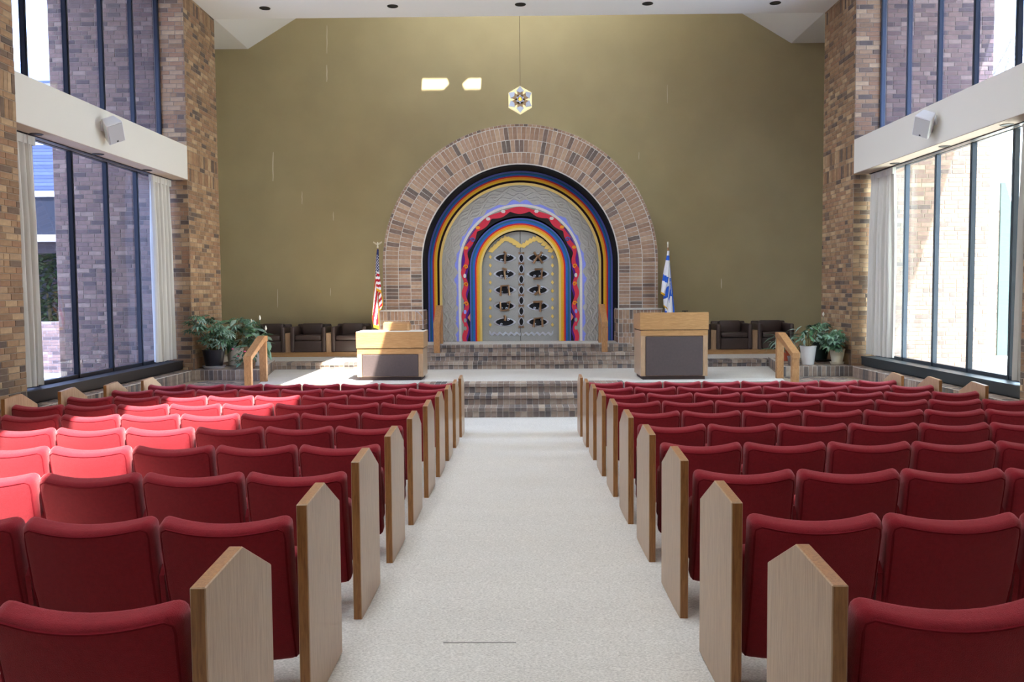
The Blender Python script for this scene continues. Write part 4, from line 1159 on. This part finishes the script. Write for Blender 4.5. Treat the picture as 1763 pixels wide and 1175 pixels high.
def lance(ln, wd, m):
    mb_ = MB(); n = 5; L = []
    for i in range(n + 1):
        f = i / n; w2 = wd * math.sin(PI * min(1, f * .9 + .08)); z = -.55 * ln * f * f * .7 + .1 * ln * f
        L.append((Vector((-w2, ln * f, z)), Vector((0, ln * f, z + w2 * .35 - .0)), Vector((w2, ln * f, z))))
    vs = [p for r in L for p in r]; fs = []
    for i in range(n): fs += [(3 * i, 3 * i + 1, 3 * i + 4, 3 * i + 3), (3 * i + 1, 3 * i + 2, 3 * i + 5, 3 * i + 4)]
    return mb_.add(vs, fs).mesh('leaf', m)
PALM = [palmate(7, .15, .019, m) for m in leafm]
SCH = [palmate(6, .135, .026, m) for m in leafm]
LAN = [lance(.24, .042, m) for m in leafm]
SML = [lance(.10, .028, m) for m in leafm]
GRS = [lance(.19, .014, m) for m in leafm]
def pot(t, m, r0, r1, h, saucer=None, z0=0.0):
    if saucer: MB().lathe([(r0 * 1.2, 0), (r0 * 1.42, .045), (r0 * 1.34, .045), (r0 * 1.0, .012)], 28).build('saucer', potm[saucer], t, 40); z0 = .012
    MB().lathe([(r0, z0), (r1, z0 + h - .02), (r1 * 1.04, z0 + h - .02), (r1 * 1.04, z0 + h), (r1 * .93, z0 + h), (r1 * .9, z0 + h - .03)], 28).build('pot', potm[m], t, 40)
    MB().lathe([(r1 * .91, z0 + h - .045), (r1 * .91, z0 + h - .028)], 20).build('soil', potm['soil'], t)
    return z0 + h
def foliage(t, meshes, n, zc, rx, rz, ctr, seed, ry=None, droop=.3, scale=(.8, 1.25), stems=6, z_pot=.2, wts=None):
    rd = random.Random(seed); ry = ry or rx; c = Vector(ctr)
    tips = []
    for i in range(n):
        while True:
            p = Vector((rd.uniform(-1, 1), rd.uniform(-1, 1), rd.uniform(-1, 1)))
            q = Vector((c.x + p.x * rx, c.y + p.y * ry, c.z + p.z * rz)); wq = t.location + q
            if .25 < p.length < 1 and not (abs(wq.x) > 5.42 and wq.y > 14.42): break
        tips.append(q)
        out = Vector((p.x, p.y - .25, 0)); yaw = math.atan2(-out.x, out.y) + rd.uniform(-.5, .5)
        sc = rd.uniform(*scale)
        R = Matrix.Rotation(yaw, 4, 'Z') @ Matrix.Rotation(-rd.uniform(-.25, .7) * (droop + .5), 4, 'X') @ Matrix.Rotation(rd.uniform(-.4, .4), 4, 'Y')
        mi = rd.choices(range(len(meshes)), wts)[0] if wts else rd.randrange(len(meshes))
        link('leaf', meshes[mi], t, M=Matrix.Translation(q) @ R @ Matrix.Scale(sc, 4))
    for i in range(stems):
        q = tips[rd.randrange(len(tips))]; b = Vector((rd.uniform(-.03, .03), rd.uniform(-.03, .03), z_pot - .04))
        mid = (b + q) / 2 + Vector((rd.uniform(-.05, .05), rd.uniform(-.05, .05), .03))
        MB().tube([b, mid, q], [.009, .007, .004], 6).build('stem', stemm, t)
ZPL = .118
def onledge(x, y, Y): p = at(x, y, Y); return (p.x, Y, ZPL)
# left ledge
t = thing('potted_aralia', 'bushy lobed-leaf plant in a round black pot with silver saucer, far left', 'plant', (onledge(369, 636, 14.85)))
h = pot(t, 'black', .14, .19, .31, 'silver')
foliage(t, PALM, 62, 0, .30, .20, (-.02, -.02, .55), 1, droop=.5, z_pot=h, wts=[2, 3, 3, 1, 2], stems=9)
foliage(t, PALM, 14, 0, .14, .20, (-.14, -.50, .74), 2, ry=.06, droop=.3, z_pot=h, stems=5)
foliage(t, PALM, 8, 0, .10, .10, (.02, -.25, .84), 21, ry=.06, droop=.3, z_pot=h, stems=3)
MB().tube([(.15, -.05, h - .05), (.15, -.04, .72)], .006, 6).build('support_cane', mat('cane', (190, 160, 120), .6), t)
t = thing('potted_peace_lily', 'tall broad-leaf plant in a plain white pot behind the black pot', 'plant', (onledge(405, 626, 15.45)))
h = pot(t, 'white', .11, .15, .31)
foliage(t, LAN, 44, 0, .30, .26, (.08, .0, .62), 3, droop=.6, z_pot=h, stems=12, scale=(.9, 1.5))
foliage(t, PALM, 16, 0, .20, .14, (.16, -.1, .74), 31, droop=.5, z_pot=h, stems=5, wts=[1, 2, 3, 1, 4])
t = thing('potted_lily', 'white-flowered lily in a white pot beside the left handrail', 'plant', (onledge(446, 635, 15.35)))
h = pot(t, 'white', .11, .155, .30)
foliage(t, LAN, 30, 0, .24, .17, (.0, .0, .46), 4, droop=.6, z_pot=h, stems=8, scale=(.7, 1.2))
fm_ = mat('white spathe', (236, 232, 214), .5)
for (dx, dy, dz) in ((.17, -.1, .66), (-.12, 0, .78), (.02, .05, .84)):
    MB().tube([(0, 0, h - .03), (dx * .6, dy * .6, h + (dz - h) * .6), (dx, dy, dz)], .005, 6).build('flower_stem', leafm[1], t)
    f = MB().lathe([(.004, -.03), (.02, 0), (.014, .03), (.002, .06)], 10).build('flower', fm_, t, 60); f.location = (dx, dy, dz)
t = thing('potted_impatiens', 'small pink-flowered plant in a brown basket pot at the left ledge corner', 'plant', (onledge(431, 641, 14.72)))
h = pot(t, 'basket', .075, .10, .15)
foliage(t, SML, 46, 0, .17, .15, (-.12, 0, .21), 5, droop=.4, z_pot=h, stems=6)
for (dx, dy, dz) in ((-.27, -.08, .34), (-.16, -.14, .22), (-.05, -.12, .30)):
    f = MB().lathe([(.003, -.01), (.022, 0), (.018, .008), (.003, .012)], 9).build('pink_flower', mat('pink petal', (226, 92, 132), .6) if 'pink petal' not in bpy.data.materials else bpy.data.materials['pink petal'], t, 60); f.location = (dx, dy, dz)
# right ledge
t = thing('potted_schefflera', 'drooping umbrella plant in a cream pot with saucer, far right', 'plant', (onledge(1441, 629, 14.78)))
h = pot(t, 'cream', .085, .125, .255, 'cream')
foliage(t, SCH, 52, 0, .29, .20, (.02, .02, .44), 6, droop=.9, z_pot=h, stems=8, wts=[2, 3, 3, 2, 2])
t = thing('potted_rubber_plant', 'dark-leaved plant in a big dark green pot on a wheeled stand', 'plant', (onledge(1413, 622, 15.35)))
MB().box(-.15, .15, -.15, .15, .02, .045).build('stand_board', M['black'], t)
for a, b in ((-.12, -.12), (.12, -.12), (-.12, .12), (.12, .12)): MB().lathe([(.018, 0), (.018, .02)], 10, (a, b, 0)).build('castor', M['black'], t)
pot(t, 'green', .10, .17, .30, None, .045); h = .345
foliage(t, SCH, 34, 0, .30, .15, (.05, 0, .56), 7, droop=.6, z_pot=h, stems=7, wts=[3, 2, 1, 4, 1])
f = MB().lathe([(.004, -.03), (.02, 0), (.014, .03), (.002, .05)], 10).build('flower', fm_, t, 60); f.location = (.02, -.05, .84)
MB().tube([(0, 0, h), (.01, -.03, .6), (.02, -.05, .82)], .004, 6).build('flower_stem', leafm[1], t)
t = thing('potted_croton', 'leafy green plant in a tall white bucket pot beside the right handrail', 'plant', (onledge(1391, 628, 14.80)))
h = pot(t, 'white', .10, .135, .32)
foliage(t, LAN, 40, 0, .22, .17, (.0, .0, .54), 8, droop=.5, z_pot=h, stems=8, scale=(.5, .85))
t = thing('potted_spider_plant', 'thin-leaved plant in a terracotta pot behind the right handrail', 'plant', (onledge(1355, 619, 15.6)))
t.location.z = ZPL; h = pot(t, 'terracotta', .08, .11, .19)
foliage(t, GRS, 40, 0, .24, .15, (-.10, 0, .33), 9, droop=.7, z_pot=h, stems=5, scale=(.8, 1.4))
t = thing('empty_pot', 'small grey empty flower pot beside the right handrail post', 'pot', (onledge(1365, 630, 14.72)))
pot(t, 'grey', .075, .09, .15)

# ------------------------------------------------------------------ outside
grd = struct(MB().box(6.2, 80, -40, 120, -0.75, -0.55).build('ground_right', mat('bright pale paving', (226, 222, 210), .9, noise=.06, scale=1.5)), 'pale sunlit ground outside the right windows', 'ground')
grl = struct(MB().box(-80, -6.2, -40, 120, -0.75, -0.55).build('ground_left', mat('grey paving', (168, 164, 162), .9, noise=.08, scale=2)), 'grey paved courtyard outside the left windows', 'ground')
# neighbouring wing with shingle roof
nb = thing('neighbour_building', 'neighbouring wing with blue grey shingle roof and white trim outside the left window', 'building', (-15, 23, -.55))
def nbp(name, m, mt): o = m.build(name, mt, nb); o.location = (15, -23, .55); return o
shing = [mat('shingle %d' % i, c, .8, noise=.1, scale=9) for i, c in enumerate([(48, 56, 78), (40, 48, 70), (56, 64, 86)])]
for i in range(14):
    z = 4.0 + .115 * i; y = 22.2 + .16 * i
    nbp('shingle_course', MB().prism([(y, z), (y + .2, z + .145), (y + .2, z + .17), (y - .01, z + .03)], 'x', -22 + .5 * i, -10.4 - .0 * i), shing[i % 3])
nbp('roof_base', MB().prism([(22.2, 3.95), (24.6, 5.65), (27, 5.65), (27, 3.95)], 'x', -22, -10.5), shing[1])
nbp('gutter', MB().box(-22, -10.3, 22.0, 22.2, 3.92, 4.06), M['white_top'])
nbp('fascia', MB().box(-22, -10.3, 22.05, 22.3, 2.95, 3.92), mat('slate fascia', (26, 27, 34), .7))
nbp('soffit', MB().box(-22, -10.3, 21.95, 27, 2.78, 2.95), M['white_top'])
nbp('lintel', MB().box(-22, -10.3, 22.2, 22.6, 2.5, 2.78), mat('brown lintel', (52, 42, 42), .8))
nbp('back_wall', MB().box(-22, -10.5, 26.5, 27, -.55, 3.0), mat('dark backdrop', (30, 34, 36), .5))  # dark backdrop added behind the hedge, shade put into its colour
nbp('post', MB().box(-14.2, -13.9, 22.2, 22.5, -.55, 2.5), M['white_top'])
nbp('upper_wall', MB().box(-24, -10.5, 27, 27.5, 3.9, 8.0), M['white_top'])
nbp('parapet', MB().box(-24, -10.3, 26.7, 27.0, 8.0, 8.5), mat('grey parapet', (150, 166, 190), .7))
# hedge and planter wall under the canopy
hd = thing('hedge', 'green shrub under the canopy outside the left window', 'shrub', (-13.6, 24.6, -.55))
rd = random.Random(3); mbh = MB(); 
for i in range(2600):
    x, y, z = rd.gauss(0, 1.1), rd.gauss(0, .35), 1.4 + rd.uniform(-1.3, 1.8); a = rd.uniform(0, 6.3); l = .11
    d = Vector((math.cos(a), math.sin(a), rd.uniform(-.8, .8))) * l; p_ = Vector((-d.y, d.x, .3 * l)) * .5; c = Vector((x, y, z))
    mbh.add([c - d, c + p_, c + d, c - p_], [(0, 1, 2, 3)])
o = mbh.build('foliage', mat('hedge leaf', (62, 86, 46), .6, noise=.3, scale=3), hd); o['kind'] = 'stuff'
MB().tube([(0, 0, 0), (.1, 0, 1.0), (0, 0, 2.0)], [.09, .07, .03], 8).build('trunk', stemm, hd)
mb = MB(); mb.box(-18, -11.0, 21.0, 21.3, -.55, .75)
gw = struct(mb.build('wall_courtyard', M['mortar_out']), 'low brick courtyard wall outside the left window', 'wall')
B = Bricks(gw, BR_OUT); bond(B, (-14, 21.0, 0), (1, 0, 0), 3.0, -.5, .75); B.finish(90)
pw_ = struct(MB().box(-8.9, -6.9, 12.9, 13.6, -.55, .02).build('trim_outside_planter', BR_OUT[0][2]), 'sunlit low brick planter outside the left window', 'ledge')
MB().box(-8.95, -6.85, 12.85, 13.65, .02, .08).build('lit_top', M['white_top'], pw_)  # white slab: sunlight on the ledge top put into its colour
# brick pylon with a bevelled top outside on the right
py_ = thing('brick_pylon', 'tall brick pylon with slanting top outside the right window', 'pylon', (13.75, 25, -.55))
MB().prism([(-.40, 0), (.42, 0), (.42, 3.95), (.12, 4.95), (-.06, 4.95), (-.40, 4.2)], 'y', -.0, 1.2).build('shaft', M['mortar_out'], py_)
MB().prism([(.02, 0), (.46, 0), (.46, 3.93), (.14, 4.97), (.02, 4.97)], 'y', -.06, 1.22).build('dark_right_half', mat('grey green half', (58, 70, 66), .5), py_)  # right half of the pylon in a darker grey green
B = Bricks(py_, BR_OUT, .01)
k = 0; z = .04
while z < 4.2:
    for i in range(2): B.add((-.40 + .105 + .21 * i + .0, 0, z), (1, 0, 0), (0, 0, 1), .2, .062)
    z += CH; k += 1
B.finish(150)
# bare tree far right
tr = thing('bare_tree', 'leafless pale tree seen through the upper right window', 'tree', (20.5, 36, -.55))
mbt = MB(); rd = random.Random(11)
def branch(p, d, L, r, lev):
    q = p + d * L; mbt.tube([p, (p + q) / 2 + Vector((rd.uniform(-1, 1), rd.uniform(-1, 1), 0)) * L * .06, q], [r, r * .8, r * .6], 5)
    if lev == 0: return
    for i in range(3):
        dd = (d + Vector((rd.uniform(-.75, .75), rd.uniform(-.75, .75), rd.uniform(-.1, .5)))).normalized(); branch(q if i else p + d * L * .7, dd, L * .68, r * .58, lev - 1)
branch(Vector((0, 0, 0)), Vector((0, 0, 1)), 4.6, .16, 5)
mbt.build('branches', mat('pale bark', (150, 140, 128), .9), tr)
